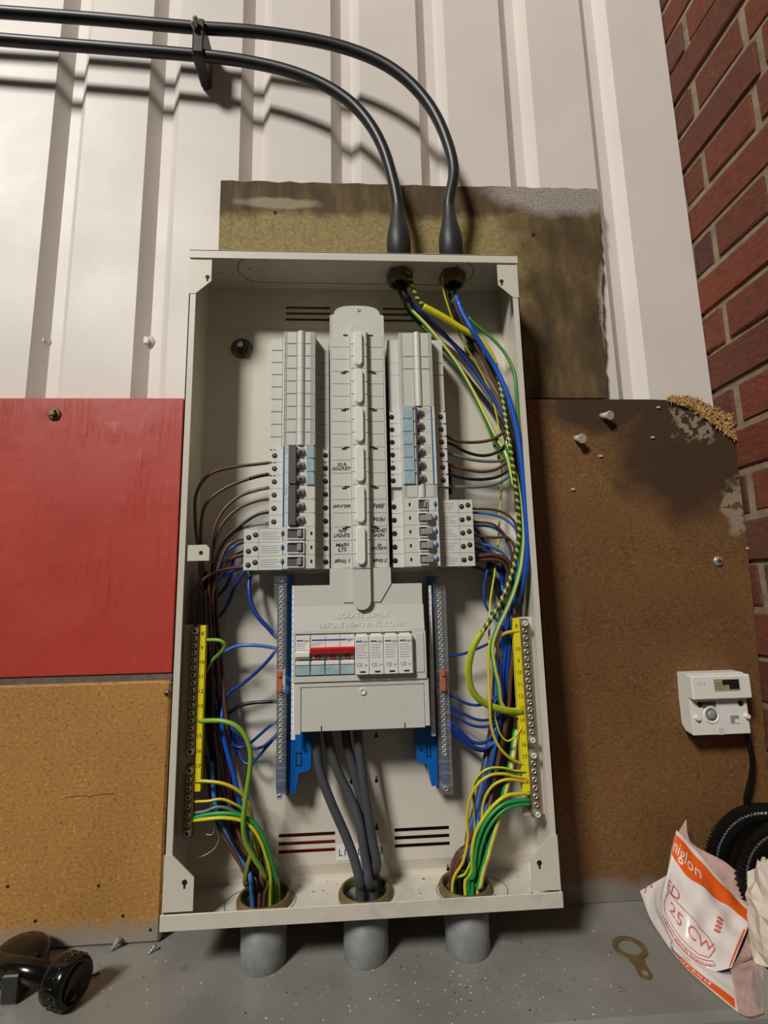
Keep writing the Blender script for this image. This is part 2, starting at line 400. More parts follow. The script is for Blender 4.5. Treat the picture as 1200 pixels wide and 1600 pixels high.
# ---------------------------------------------------------------- the setting
ZL = -0.0605            # top of the grey ledge
YM = 0.022             # face of the cladding's broad flats
XB = 0.567             # face of the brick wall
# ribbed white cladding, folded in one sheet
pitch = .15047; x0 = -.49039; prof = []
k = -5
while x0+k*pitch < XB:
    a = x0+k*pitch
    prof += [(a, YM), (a+.0175, YM+.018), (a+.0340, YM+.018), (a+.0500, YM)]; k += 1
prof = [q for q in prof if q[0] < XB-.002]; prof.append((XB-.001, prof[-1][1]))
b = MB(); n = len(prof); zt, zb = 2.0, .630
v = [(x, y, z) for z in (zb, zt) for x, y in prof]+[(x, y+.004, z) for z in (zb, zt) for x, y in prof]
b.add(v, [(i, i+1, n+i+1, n+i) for i in range(n-1)]+[(2*n+i, 3*n+i, 3*n+i+1, 2*n+i+1) for i in range(n-1)]+[(i, 2*n+i, 2*n+i+1, i+1) for i in range(n-1)])
wall = struct(b.build('wall_back', M['metal'], loc=(0, YM, zb)))
def head_screw(name, p, parent, r, m, washer=None):
    """hexagon-headed screw on a washer, facing the room"""
    p = Vector(p); b = MB(); b.lathe([(r*1.9, .0), (r*1.9, -.0015), (r*1.3, -.003), (r*1.2, -.0032), (.0001, -.0032)], p, (0, 1, 0), 20)
    ws = b.build('washer', washer or m, parent)
    b = MB(); b.cyl(p+Vector((0, -.003, 0)), p+Vector((0, -.0085, 0)), r, r*.92, 6, smooth=False)
    return b.build(name, m, ws)
M['screwp'] = mat('painted_screw', (214, 206, 200), .4)
for px, py in ((68, 535), (230, 535)):
    head_screw('screw_head', at(px, py, -41), wall, .0065, M['screwp'])
# masonry that carries the lower boards (behind them)
struct(MB().box(-1.3, XB, .060, .16, ZL-.3, .628).build('wall_lower', M['plaster']))
# brick wall that closes the bay
b = MB().box(XB+.0042, XB+.12, -1.6, .20, ZL-.2, 2.0); bw = struct(b.build('wall_right', M['mortar'], loc=(XB+.0055, -.7, ZL-.2)))
def brick_mesh(L, seed):
    rnd = random.Random(seed); b = MB(); b.box(0, .022, -L/2, L/2, -.0290, .0290, .0022)
    b.v = [(x+rnd.uniform(-.0010, .0010), y+rnd.uniform(-.0012, .0012), z+rnd.uniform(-.0010, .0010)) for x, y, z in b.v]
    return b.mesh('brick', [M['brick']])
BR = {L: [brick_mesh(L, i*7+int(L*1000)) for i in range(4)] for L in (.200, .094, .042)}
course = .0673; zc0 = .8956
rnd = random.Random(3)
kk = int((ZL-.05-zc0)/course)-1
while zc0+kk*course < 1.62:
    zc = zc0+kk*course; y = .055
    seq = [.200]*9 if kk % 2 else [.042, .094]+[.200]*9
    if kk % 2: y = .012+.200-.165+.01
    else: y = .018+.008
    for L in seq:
        if y-L < -.62: break
        put('brick', rnd.choice(BR[L]), (XB+rnd.uniform(-.0012, .0025), y-L/2, zc+rnd.uniform(-.0015, .0015)), bw); y -= L+.0125
    kk += 1
# grey ledge
b = MB(); yl = -.158; b.prism([(.20, ZL), (yl+.006, ZL), (yl+.002, ZL-.0015), (yl, ZL-.006), (yl, ZL-.20), (.20, ZL-.20)], 0, -1.3, XB+.0)
struct(b.build('floor', M['ledge'], loc=(0, 0, ZL-.2)))

# ---------------------------------------------------------------- boards
def board_screw(name, p, parent, r, m, pan=True):
    p = Vector(p); b = MB(); b.lathe([(r, 0), (r, -.0012), (r*.75, -.0028), (r*.3, -.0034), (.0001, -.0034)], p, (0, 1, 0), 16); s = b.build(name, m, parent)
    b = MB(); b.box(p.x-r*.5, p.x+r*.5, p.y-.0038, p.y-.003, p.z-r*.1, p.z+r*.1); b.box(p.x-r*.1, p.x+r*.1, p.y-.0038, p.y-.003, p.z-r*.5, p.z+r*.5); b.build('cross_slot', M['dark'], s); return s
tl = at(288, 622, 0); bl = at(265, 1056, 0)
red = MB().box(-1.25, -.2535, 0, .0215, .2600, .6455, .0012).build('red_board', M['red']); tag(red, 'red painted plywood board with coarse raised grain above the golden chipboard', 'board')
s = MB(); p = at(85, 647, 0); s.lathe([(.0092, 0), (.0092, -.0018), (.006, -.0022)], p, (0, 1, 0), 20); s.cyl(p+Vector((0, -.002, 0)), p+Vector((0, -.0075, 0)), .0048, .0042, 6, smooth=False); s.build('bolt', M['brass'], red)
bt = MB().box(-1.25, -.2535, -.0005, .058, ZL+.0005, .2505, .003).build('chipboard_panel', M['tan'])
tag(bt, 'golden brown chipboard panel standing on the ledge under the red board', 'board')
MB().box(-1.25, -.2535, .0025, .050, .2505, .2597, .0).build('top_edge', M['edge'], bt)
board_screw('screw', at(262, 1083, 0), bt, .0042, M['steel_dark'])
for px, py in ((55, 1439), (192, 1431), (154, 1384), (235, 1453), (12, 1385)):
    p = at(px, py, 0.6); MB().cyl(p, p+Vector((0, -.0003, 0)), .0019, n=10).build('nail_hole', M['dark'], bt)
p = at(140, 1243, .6); MB().tube([p+Vector((-.030, -.0002, -.001)), p+Vector((-.004, -.0002, 0)), p+Vector((0, -.0002, -.002)), p+Vector((.004, -.0002, 0)), p+Vector((.030, -.0002, .001))], .0003, 5, 2).build('crack', M['dark'], bt)
# leaning brown fibreboard with a torn corner
def yb(z): return -.013+.039*max(0, (.650-z)/.711)**1.8
XL = .2275
def on_board(px, py):
    d = 0
    for _ in range(12): p = at(px, py, d); d = -yb(p.z)*1000
    return at(px, py, d)
zs = [ZL+.0008+(.56-ZL)*i/12 for i in range(13)]
ztop = at(900, 624, 13).z
xr = [.5665, .5665, .5662, .5662, .566, .5662, .566, .5658, .566, .5656, .5658, .5652, .565]
top = [(.554, ztop-.030), (.546, ztop-.016), (.535, ztop-.011), (.525, ztop-.004), (.512, ztop-.002), (.498, ztop+.001), (.47, ztop-.001), (.44, ztop), (XL, ztop)]
b = MB(); v = []
for dy in (0, .0115):
    for z, x in zip(zs, xr): v += [(XL, yb(z)+dy, z), (x, yb(z)+dy, z)]
    v += [(x, yb(z)+dy, z) for x, z in top]
N = 26+len(top); f = []
for i in range(12): f += [(2*i, 2*i+1, 2*i+3, 2*i+2)]
f += [(24, 25)+tuple(range(26, N))]
f += [tuple(N+i for i in q)[::-1] for q in f]
ring = [0]+list(range(1, 26, 2))+list(range(26, N))+list(range(24, 0, -2))
f += [(ring[i], ring[(i+1) % len(ring)], N+ring[(i+1) % len(ring)], N+ring[i]) for i in range(len(ring))]
b.add(v, f)
bb = b.build('fibreboard_panel', M['brownb'], loc=(.27, .03, ZL)); tag(bb, 'dark stained brown fibreboard leaning between the enclosure and the brick wall', 'board')
b = MB(); rnd = random.Random(11)
for i in range(1500):     # torn fibres along the broken corner
    u = rnd.random(); x = .470+u*.094; z = ztop+.0015-.028*max(0, (u-.35))/.65-rnd.random()**.8*(.003+.036*u)+rnd.uniform(-.002, .002)
    y = yb(z)-rnd.uniform(.0, .004); L = rnd.uniform(.003, .007); a = rnd.uniform(0, 6.28); d = Vector((math.cos(a), -.4*rnd.random(), math.sin(a)))*L; q = Vector((x, y, z)); wd = Vector((-math.sin(a), 0, math.cos(a)))*.0010
    b.add([q-wd, q+wd, q+d+wd*.4, q+d-wd*.4, q+Vector((0, -.0012, 0))+d*.5], [(0, 1, 4), (1, 2, 4), (2, 3, 4), (3, 0, 4)])
o = b.build('torn_fibres', M['straw'], bb); o['kind'] = 'stuff'
board_screw('screw', on_board(1122, 877), bb, .0075, M['steel'])
M['plug'] = mat('grey_white_wall_plug', (196, 192, 180), .5, 0, .12, 200)
for px, py, an in ((941, 650, -.5), (900, 685, -1.1)):
    p = on_board(px, py); d = Vector((math.cos(an)*.35, -1, -.25+.1*math.sin(an))).normalized()
    b = MB(); b.cyl(p-d*.002, p+d*.014, .0042, .0058, 10); b.cyl(p+d*.014, p+d*.0165, .0072, .0068, 10); b.build('wall_plug', M['plug'], bb)
for px, py in ((938, 713), (895, 765), (1028, 637), (1019, 684), (1168, 857)):
    p = on_board(px, py); b = MB().box(p.x-.0028, p.x+.0028, p.y-.0025, p.y, p.z-.0018, p.z+.0016, .0007); b.build('paint_flake', M['plug'], bb)
# olive board behind the top of the enclosure
rnd = random.Random(5); o1 = []
def edge_run(a, c, n, amp, ax):
    out = []
    for i in range(n):
        t = i/n; p = [a[0]+(c[0]-a[0])*t, a[1]+(c[1]-a[1])*t]; p[ax] += rnd.uniform(-amp, amp) if i else 0; out.append(tuple(p))
    return out
A_, B_, C_, D_ = (-.2140, .6500), (.3840, .6500), (.4080, 1.0180), (-.2140, 1.0148)
SO=0
o1 = edge_run(A_, B_, 3, 0, 1)+edge_run(B_, (.4075, 1.010), 30, .0022, 0)+edge_run((.404, 1.0170), D_, 34, .0016, 1)+edge_run(D_, A_, 6, .0006, 0)
b = MB().prism([(x, z) for x, z in o1], 1, .0090, .0216); ob = b.build('olive_board', M['olive']); tag(ob, 'water stained olive board with a ragged grey sprayed end behind the enclosure top', 'board')
for px, py, r in ((430, 332, .0035), (833, 367, .0032)):
    p = at(px, py, -9); MB().cyl(p+Vector((0, .0004, 0)), p+Vector((0, -.0006, 0)), r, n=10).build('nail_hole', M['dark'], ob)
# strip of red board seen through the vent slots
rb = MB().box(-.2400, .0330, .0060, .058, .0020, .2500).build('backing_board', M['red']); tag(rb, 'red painted backing board showing through the lower vent slots', 'board')
# ---------------------------------------------------------------- the enclosure
HB, HW, DP = .8226, .224, .0825          # height, half width, depth
LT, LB_ = .0122, .0165                    # front lips of the top and bottom pans
box = thing('distribution_enclosure', 'large open grey white steel electrical enclosure with its door off', 'enclosure', (0, 0, 0))
def plate_holes(b, u0, u1, v0, v1, holes, fn, nseg=28):
    """flat rectangle with round holes; fn(u, v) gives the 3D point"""
    us = [u0]
    hs = sorted(holes); cells = []
    cur = u0
    for cu, cv, r in hs:
        a, c = cu-r*1.25, cu+r*1.25; cells.append((cur, a, None)); cells.append((a, c, (cu, cv, r))); cur = c
    cells.append((cur, u1, None))
    for a, c, h in cells:
        if h is None: b.add([fn(a, v0), fn(c, v0), fn(c, v1), fn(a, v1)], [(0, 1, 2, 3)]); continue
        cu, cv, r = h; P = []; Q = []
        for i in range(nseg):
            t = 2*math.pi*(i+.5)/nseg; dx, dy = math.cos(t), math.sin(t)
            k = min(((c-cu)/dx if dx > 0 else (a-cu)/dx), ((v1-cv)/dy if dy > 0 else (v0-cv)/dy))
            P.append(fn(cu+r*dx, cv+r*dy)); Q.append((cu+k*dx, cv+k*dy))
        corners = [(a, v0), (c, v0), (c, v1), (a, v1)]
        b.add(P+[fn(*q) for q in Q], [(i, (i+1) % nseg, nseg+(i+1) % nseg, nseg+i) for i in range(nseg)])
        for cx_, cy_ in corners:
            best = sorted(range(nseg), key=lambda i: (Q[i][0]-cx_)**2+(Q[i][1]-cy_)**2)[:2]
            b.add([fn(*Q[best[0]]), fn(cx_, cy_), fn(*Q[best[1]])], [(0, 1, 2)])
def zslots(y0, y1): return [at(500, y, 0).z for y in (y0, y1)]
# back sheet with two groups of ventilation slots above and below
b = MB()
def slot_rows(rows, xs):
    return [(x0_, x1_, z0_, z1_) for (z0_, z1_) in rows for (x0_, x1_) in xs]
def zz(x, y): return at(x, y, 0).z
top_rows = [(zz(500, 502.2)-.0002, zz(500, 498)), (zz(500, 493), zz(500, 488.6)), (zz(500, 484), zz(500, 479.6))]
bot_rows = [(zz(437, 1331), zz(437, 1325)), (zz(437, 1318.5), zz(437, 1312.5)), (zz(437, 1306), zz(437, 1300))]
tx = [(at(447, 490, 0).x, at(516, 490, 0).x), (at(598, 490, 0).x, at(655, 490, 0).x)]
bx = [(at(436.5, 1316, 0).x, at(524, 1316, 0).x), (at(616, 1308, 0).x, at(701, 1304, 0).x)]
def sheet(z0, z1, rows, xs, yf, yb_):
    zs_ = sorted([z0, z1]+[q for r in rows for q in r]); xs_ = sorted([-HW+.001, HW-.001]+[q for r in xs for q in r])
    for i in range(len(zs_)-1):
        for j in range(len(xs_)-1):
            hz = any(abs(r[0]-zs_[i]) < 1e-9 for r in rows); hx = any(abs(r[0]-xs_[j]) < 1e-9 for r in xs)
            if hz and hx: continue
            b.box(xs_[j], xs_[j+1], yf, yb_, zs_[i], zs_[i+1])
ZE1, ZE0 = .7400, .0212
sheet(ZE1, HB-.001, top_rows, tx, -.0014, 0)
sheet(ZE0, ZE1, bot_rows, bx, -.0060, -.0046)
sheet(.001, ZE0, [], [], -.0014, 0)
# sloping steps between the raised middle and the ends
hw = HW-.001
b.add([(-hw, -.0014, ZE1+.0155), (hw, -.0014, ZE1+.0155), (hw, -.0060, ZE1), (-hw, -.0060, ZE1)], [(0, 1, 2, 3)])
b.add([(-hw, -.0014, ZE0-.0140), (hw, -.0014, ZE0-.0140), (hw, -.0060, ZE0), (-hw, -.0060, ZE0)], [(0, 1, 2, 3)])
b.build('back_plate', M['box'], box, fix=False)
# side pans with turned-in front flanges
for s in (-1, 1):
    b = MB(); e = s*HW
    b.box(e, e-s*.0014, -DP, 0, .002, HB-.002)
    b.box(e, e-s*.0088, -DP, -DP+.0014, LB_+.0018, HB-LT-.0018)
    sp = b.build('side_panel', M['box'], box)
    for top_ in (1, 0):      # corner gussets with a screw hole
        zc = HB-LT-.0020 if top_ else LB_+.0020; q = -1 if top_ else 1
        hh = .031 if top_ else .0335; ww = .0285 if top_ else .0335
        poly = [(e-s*.0002, zc), (e-s*ww, zc), (e-s*ww, zc+q*hh), (e-s*.0086, zc+q*(hh+.0185 if top_ else hh+.024)), (e-s*.0002, zc+q*(hh+.0185 if top_ else hh+.024))]
        b = MB().prism(poly, 1, -DP-.0006, -DP+.0008); g = b.build('corner_plate', M['box'], sp)
        hx, hz = e-s*.0235, zc+q*(.0255 if top_ else .029)
        b = MB(); b.cyl((hx, -DP-.0008, hz), (hx, -DP-.0003, hz), .0030, n=12); b.box(hx-.0011, hx+.0011, -DP-.0009, -DP-.0003, hz-.0062, hz); b.build('screw_hole', M['dark'], sp)
    if s < 0:
        p0 = at(294, 852, DP*1000); p1 = at(327, 876, DP*1000)
        b = MB().prism([(p0.x, p0.z), (p1.x-.004, p0.z+.0003), (p1.x, p0.z-.004), (p1.x, p1.z), (p0.x, p1.z)], 1, -DP-.0012, -DP+.0004); fx = b.build('fixing_tab', M['box'], sp)
        hx, hz = p1.x-.010, (p0.z+p1.z)/2
        MB().cyl((hx, -DP-.0014, hz), (hx, -DP-.0010, hz), .0026, n=12).build('screw_hole', M['dark'], sp)
# top and bottom pans
GX = ((.0630, -.0412), (.1410, -.0412))
b = MB(); hw = HW+.0012
b.box(-hw, hw, -DP-.0016, 0, HB-.0014, HB); b.box(-hw, hw, -DP-.0016, -DP-.0002, HB-LT, HB, .0004)
b.build('top_pan', M['box'], box)
PX = ((-.1200, -.0412), (-.0002, -.0412), (.1210, -.0412))
b = MB(); b.box(-hw, hw, -DP-.0020, -DP-.0002, 0, LB_, .0005)
plate_holes(b, -hw, hw, -DP-.001, 0, [(x, y, .0266) for x, y in PX], lambda u, v: (u, v, .0014))
plate_holes(b, -hw, hw, -DP-.001, 0, [(x, y, .0266) for x, y in PX], lambda u, v: (u, v, 0))
b.build('bottom_pan', M['boxg'], box, fix=False)
def stadium(x0, x1, y0, y1, z, n=14):
    r = (y1-y0)/2; yc = (y0+y1)/2; out = []
    for i in range(n+1): t = math.pi/2-math.pi*i/n; out.append((x1-r+r*math.cos(t), yc+r*math.sin(t), z))
    for i in range(n+1): t = -math.pi/2-math.pi*i/n; out.append((x0+r+r*math.cos(t), yc+r*math.sin(t), z))
    return out+[out[0]]
M['groove'] = mat('knockout_edge', (146, 141, 129), .5)
def knock(pts, m): MB().tube(pts, .0007, 5, 1).build('knockout_outline', m, box)
knock(stadium(-.170, .172, -.072, -.016, HB-.0016), M['groove'])
for x0_, x1_ in ((-.166, -.083), (.086, .172)): knock(stadium(x0_, x1_, -.070, -.014, .0016), M['groove'])
# dirt and drill swarf lying in the pans
rnd = random.Random(21); b = MB()
for i in range(170):
    x, y = rnd.uniform(-.21, .21), rnd.uniform(-.077, -.006)
    if any((x-u)**2+(y-v_)**2 < .033**2 for u, v_ in PX): continue
    r = rnd.uniform(.0004, .0013); a = rnd.random()*6.28; q = Vector((x, y, .0015)); d = Vector((math.cos(a), math.sin(a), 0))*r*rnd.uniform(1, 2.2); e = Vector((-d.y, d.x, 0))*.5
    b.mat(rnd.choice((0, 0, 1))).add([q-d, q+e, q+d, q-e, q+Vector((0, 0, r*.8))], [(0, 1, 4), (1, 2, 4), (2, 3, 4), (3, 0, 4)])
for i in range(90):
    x, y = rnd.choice((rnd.uniform(-.21, -.12), rnd.uniform(.10, .21), rnd.uniform(-.21, .21))), rnd.uniform(-.077, -.006)
    r = rnd.uniform(.0005, .0014); q = Vector((x, y, HB-.0014)); b.mat(1).add([q+Vector((r, 0, 0)), q+Vector((0, r, 0)), q-Vector((r, 0, 0)), q-Vector((0, r, 0)), q-Vector((0, 0, .0004))], [(0, 1, 4), (1, 2, 4), (2, 3, 4), (3, 0, 4)])
o = b.build('drill_swarf', [M['plug'], M['dark']], box, fix=False); o['kind'] = 'stuff'
# fixing bolts with washers through the back
for px, py, r in ((378, 545, .0155), (738, 545, .0125), (820, 1372, .006)):
    p = at(px, py, 6)
    if py > 1000: p = Vector((p.x, -.006, p.z))
    b = MB(); b.lathe([(r, 0), (r, -.0014), (r*.5, -.0018)], p, (0, 1, 0), 24); wsh = b.build('washer', M['steel_dark'] if py < 1000 else M['box'], box)
    b = MB(); b.cyl(p+Vector((0, -.001, 0)), p+Vector((0, -.0085, 0)), r*.52, r*.5, 6, smooth=False); b.cyl(p+Vector((0, -.0085, 0)), p+Vector((0, -.016, 0)), r*.3, n=12); b.build('bolt_head', M['steel_dark'], wsh)
# small slots punched in the back
for px, py in ((549, 1222), (588, 1220), (589, 1294), (588, 1150), (700, 1358)):
    p = at(px, py, 6.2); b = MB(); b.cyl(p, p+Vector((0, -.0004, 0)), .0022, n=10); b.box(p.x-.0008, p.x+.0008, p.y-.0004, p.y, p.z, p.z+.0055); b.build('punched_slot', M['dark'], box)
# printed phase label under the tails
p0, p1 = at(526, 1320, 6.3), at(606, 1341, 6.3)
lb = MB().box(p0.x, p1.x, -.0067, -.0061, p1.z, p0.z, .0002).build('phase_label', M['white'], None); tag(lb, 'white sticker printed L1 L2 L3 behind the thick grey tails', 'label')
w3 = (p1.x-p0.x)/3
for i in range(3): write('L%d' % (i+1), .0115, (p0.x+w3*(i+(.36 if i == 0 else .48)), -.0069, (p0.z+p1.z)/2-.0002), lb, M['ink'])
MB().box(p0.x+w3-.0003, p0.x+w3+.0001, -.0069, -.0066, p1.z, p1.z+.006).build('cut_line', M['ink'], lb)

# ---------------------------------------------------------------- conduits, bushes and incoming cable glands
names = ('red-board end', 'middle', 'brick-wall end')
for (x, y), nm in zip(PX, ('under the earth and brown wire bundle', 'under the four thick grey tails', 'nearest the brick wall')):
    b = MB(); b.lathe([(.0262, ZL+.0004), (.0265, ZL+.0012), (.0265, -.0004), (.0246, -.0004), (.0246, ZL+.0004)], (x, y, 0), (0, 0, 1), 40)
    o = b.build('steel_conduit', M['galv'], loc=(x, y, ZL)); tag(o, 'grey galvanised conduit stub %s' % nm, 'conduit', 'conduit stubs under the enclosure')
for (x, y), nm in zip(PX, ('brown wires and earths', 'four grey tails', 'striped earths and blue wire')):
    b = MB(); b.lathe([(.0322, .0016), (.0322, .0058), (.0304, .0064), (.0304, .0092), (.0296, .0100), (.0274, .0100), (.0266, .0088), (.0264, .0005)], (x, y, 0), (0, 0, 1), 40)
    
    o = b.build('brass_bush', M['brass'], loc=(x, y, .0016)); tag(o, 'dull brass bush in the enclosure floor ringing the %s' % nm, 'bush', 'brass bushes')
for (x, y), nm in zip(GX, ('nearer the centre', 'nearer the brick wall')):
    g = thing('cable_gland', 'black booted brass cable gland through the enclosure top %s' % nm, 'gland', (x, y, HB-.02), 'incoming cable glands')
    b = MB(); b.cyl((x, y, HB-.0016), (x, y, HB-.0120), .0196, n=6, smooth=False, rot=.3); b.lathe([(.0172, HB-.0120), (.0172, HB-.0165), (.0158, HB-.0190), (.0128, HB-.0192), (.0120, HB-.004)], (x, y, 0), (0, 0, 1), 28); b.build('lock_nut', M['brass'], g)
    b = MB(); b.lathe([(.0120, HB-.0180), (.0118, HB-.0060), (.0001, HB-.0060)], (x, y, 0), (0, 0, 1), 24); b.build('gland_bore', M['dark'], g)

# incoming black cables with boots, following the wall from beyond the frame
def wire_mesh(pts, r, m, name, n=10, seg=6, rf=None): return MB().tube(pts, r, n, seg, rf=rf).build(name, m, None, fix=False)
def cable(pts, r, label, g):
    o = wire_mesh(pts, r, M['black'], 'armoured_cable', 14, 8); tag(o, label, 'cable', g); return o
x, y = GX[1]
c1 = [at(-700, -38, 20), at(-160, 8, 20), at(0, 19, 20), at(150, 30, 20), at(300, 43, 22), at(400, 50, 25), at(500, 65, 28), at(560, 82, 31), at(605, 103, 34), at(642, 131, 36), at(675, 171, 38), at(698, 220, 40), at(709, 268, 41), Vector((x, y, HB+.115)), Vector((x, y, HB+.05)), Vector((x, y, HB+.008))]
cable(c1, .0086, 'upper thick black cable sweeping round to the gland nearer the brick wall', 'incoming black cables')
x, y = GX[0]
c2 = [at(-700, 0, 20), at(-160, 48, 20), at(0, 62, 20), at(150, 74, 20), at(300, 86, 22), at(350, 91, 24), at(400, 99, 26), at(450, 111, 29), at(500, 130, 32), at(545, 158, 35), at(575, 190, 37), at(597, 228, 39), at(611, 270, 41), Vector((x, y, HB+.115)), Vector((x, y, HB+.05)), Vector((x, y, HB+.008))]
cable(c2, .0086, 'lower thick black cable sweeping round to the gland nearer the centre', 'incoming black cables')
for (x, y), nm in zip(GX, ('nearer the centre', 'nearer the brick wall')):
    b = MB(); b.lathe([(.0089, HB+.108), (.0095, HB+.098), (.0118, HB+.084), (.0160, HB+.066), (.0176, HB+.054), (.0180, HB+.0004), (.0092, HB+.0004), (.0089, HB+.09)], (x, y, 0), (0, 0, 1), 28)
    o = b.build('gland_boot', M['rubber'], loc=(x, y, HB)); tag(o, 'black flared rubber boot on the enclosure top %s' % nm, 'boot', 'gland boots')
# cleat that ties the two cables together
pc = (at(311, 75, 22)+at(312, 93, 22))/2
cl = thing('cable_cleat', 'black two-way cable cleat with two bright screws holding both cables', 'cleat', pc)
ua = at(311, 60, 20); ub = at(313, 105, 20)
b = MB(); p = at(312, 68, 22)
b.box(p.x-.0085, p.x+.0085, -.0340, YM, p.z-.0365, p.z+.0350, .003); b.build('clamp_block', M['rubber'], cl)
b = MB(); b.box(p.x-.0060, p.x+.0100, -.0362, -.0330, p.z-.0330, p.z+.0300, .0015); b.build('clamp_strap', M['black'], cl)
for dx, dz in ((-.0030, .0085), (-.0005, .0170)):
    b = MB(); q = Vector((p.x+dx, -.0365, p.z+dz)); b.lathe([(.0001, -.012), (.0035, -.0105), (.0046, -.007), (.0046, -.004), (.003, -.002), (.003, .001)], q, (0, 1, 0), 14); b.build('screw', M['steel'], cl)
# ---------------------------------------------------------------- breakers and blanks in two columns
ZT, RP = .7090, .01766                     # top of the first way, way pitch
def zr(k): return ZT-k*RP
YS, YN = -.0600, -.0765                   # terminal step face, nose face
def colx(px, d): return at(px, 760, d).x
# one column seen from its outer edge inwards, for each side: outer edge, nose start, nose end, inner edge
COL = {-1: dict(o=colx(421, 60), n0=colx(440.5, 76), n1=colx(493, 76), i=-.0405, c0=colx(451, 78), c1=colx(463.5, 78), t0=colx(464, 76), t1=colx(475, 76), w0=colx(479, 77), w1=colx(491.5, 77), st=colx(443, 77), ter=colx(428.5, 60), iter=colx(508.5, 60), far=colx(383, 60)),
       1: dict(o=at(698.5, 700, 60).x, n0=at(682, 700, 76).x, n1=at(627.5, 700, 76).x, i=.0415, c0=at(650, 700, 78).x, c1=at(661, 700, 78).x, t0=at(652, 700, 76).x, t1=at(662, 700, 76).x, w0=at(630, 700, 77).x, w1=at(647, 700, 77).x, st=at(676, 700, 77).x, ter=at(690, 690, 60).x, iter=at(613, 700, 60).x, far=at(740.5, 840, 60).x)}
SIDE = {-1: 'red-board side', 1: 'brick-wall side'}
gap = .00022
def module_profile(c, out=None):
    o = c['o'] if out is None else out
    return [(o, -.020), (o, YS), (c['n0'], YS), (c['n0']+(c['n1']-c['n0'])*.02, YN), (c['n0']+(c['n1']-c['n0'])*.98, YN), (c['n1'], YS), (c['i'], YS), (c['i'], -.020)]
def screw_mesh(r, name, mats, ring=True):
    b = MB(); b.lathe([(r, -.0001), (r, -.0005), (r*.80, -.0004), (.0001, -.0003)], (0, 0, 0), (0, 1, 0), 14)
    b.mat(1).lathe([(r*.55, -.0004), (r*.5, -.0011), (r*.2, -.0013), (.0001, -.0010)], (0, 0, 0), (0, 1, 0), 10)
    return b.mesh(name, mats)
SCR_IN = screw_mesh(.0034, 'terminal_screw', [M['hole'], M['hole']])
SCR_OUT = screw_mesh(.0033, 'terminal_screw', [M['hole'], M['steel_dark']])
def print_lines(parent, x0, x1, z0, z1, y, n, seed, m):
    rnd = random.Random(seed); b = MB()
    for i in range(n):
        z = z1-(z1-z0)*(i+.5)/n; x = x0; e = x1-abs(x1-x0)*rnd.uniform(0, .35)
        while x < e:
            l = rnd.uniform(.0010, .0035); b.box(x, min(x+l, e), y-.0001, y+.0001, z-.00025, z+.00025); x += l+.0006
    o = b.build('small_print', m, parent); o['kind'] = 'stuff'; return o
def mcb(s, k0, kind, label, group, cover):
    c = COL[s]; n = 3; z1, z0 = zr(k0), zr(k0+n)
    t = thing('circuit_breaker', label, 'breaker', (c['n0'], -.02, z0), group)
    for k in range(n):
        MB().prism(module_profile(c), 2, zr(k0+k+1)+gap, zr(k0+k)-gap).build('pole', M['plastic_b'], t)
    for k in range(n):
        zm = zr(k0+k)-RP/2
        put('terminal_screw', SCR_OUT, (c['ter'], YS, zm), t); put('terminal_screw', SCR_IN, (c['iter'], YS, zm), t)
        if kind == 'boxed':    # dark clamp notches between the poles
            b = MB()
            for xx in (c['ter']-s*-.0050, c['ter'], c['iter']):
                b.box(xx-.0010, xx+.0010, YS-.0004, YS, zr(k0+k)-.0013, zr(k0+k)-.0003)
            b.box(c['o'], c['o']-s*.0030, YS-.0004, YS, zr(k0+k)-.0013, zr(k0+k)-.0003)
            b.build('clamp_notch', M['dark'], t)
        # toggle in its well
        tx = (c['t0']+c['t1'])/2; hw_ = abs(c['t1']-c['t0'])/2
        b = MB(); b.prism([(YN+.0006, zm-.0052), (YN-.0035, zm-.0030), (YN-.0046, zm), (YN-.0035, zm+.0030), (YN+.0006, zm+.0052)], 0, tx-hw_, tx+hw_); tg = b.build('toggle', M['toggle_grey'], t)
        MB().box(tx-hw_*.55, tx+hw_*.55, YN-.0052, YN-.0044, zm-.0016, zm+.0016, .0003).build('toggle_mark', M['toggle_dark'], tg)
        MB().box(tx-hw_*1.05, tx+hw_*1.05, YN-.0003, YN+.0004, zm-.0085, zm-.0056).build('toggle_well', M['toggle_dark'], t)
    # tie bar linking the toggles
    b = MB(); b.box(c['c0'], c['c1'] if s < 0 else c['t0']+.0004, YN-.0062, YN+.0002, z0+.0006, z1-.0006, .0009)
    b.build('handle_tie', M['toggle_dark'], t)
    xs = sorted((c['st']-.0009, c['st']+.0009)); MB().box(xs[0], xs[1], YN-.0004, YN+.0002, z0+.0006, z1-.0004).build('blue_stripe', M['blue_d'], t)
    if cover:
        xs = sorted((c['w0'], c['w1'])); cv = MB()
        for k in range(n): cv.box(xs[0], xs[1], YN-.0022, YN+.0001, zr(k0+k+1)+.0004, zr(k0+k)-.0003, .0005)
        cv.build('label_window', M['tint'], t)
        b = MB()
        for k in range(n): b.box(xs[1]-.0012, xs[1]+.0006, YN-.0026, YN, zr(k0+k)-.0016, zr(k0+k)-.0002)
        b.build('window_clip', M['dark'] if s < 0 else M['plastic'], t)
    else:
        for k in range(n): MB().box(c['w1']-s*-.0006, c['w1']+s*.0016, YN-.0004, YN+.0002, zr(k0+k)-.0010, zr(k0+k)+.0002).build('clip_notch', M['dark'], t)
    xs = sorted((c['st']+.0012*-s*-1 if s < 0 else c['st']-.0105, c['c0']-.0004 if s < 0 else c['st']-.0012))
    print_lines(t, xs[0]+.0003, xs[1], z1-.012, z1-.002, YN-.0002, 4, k0, M['grey_ink'])
    return t
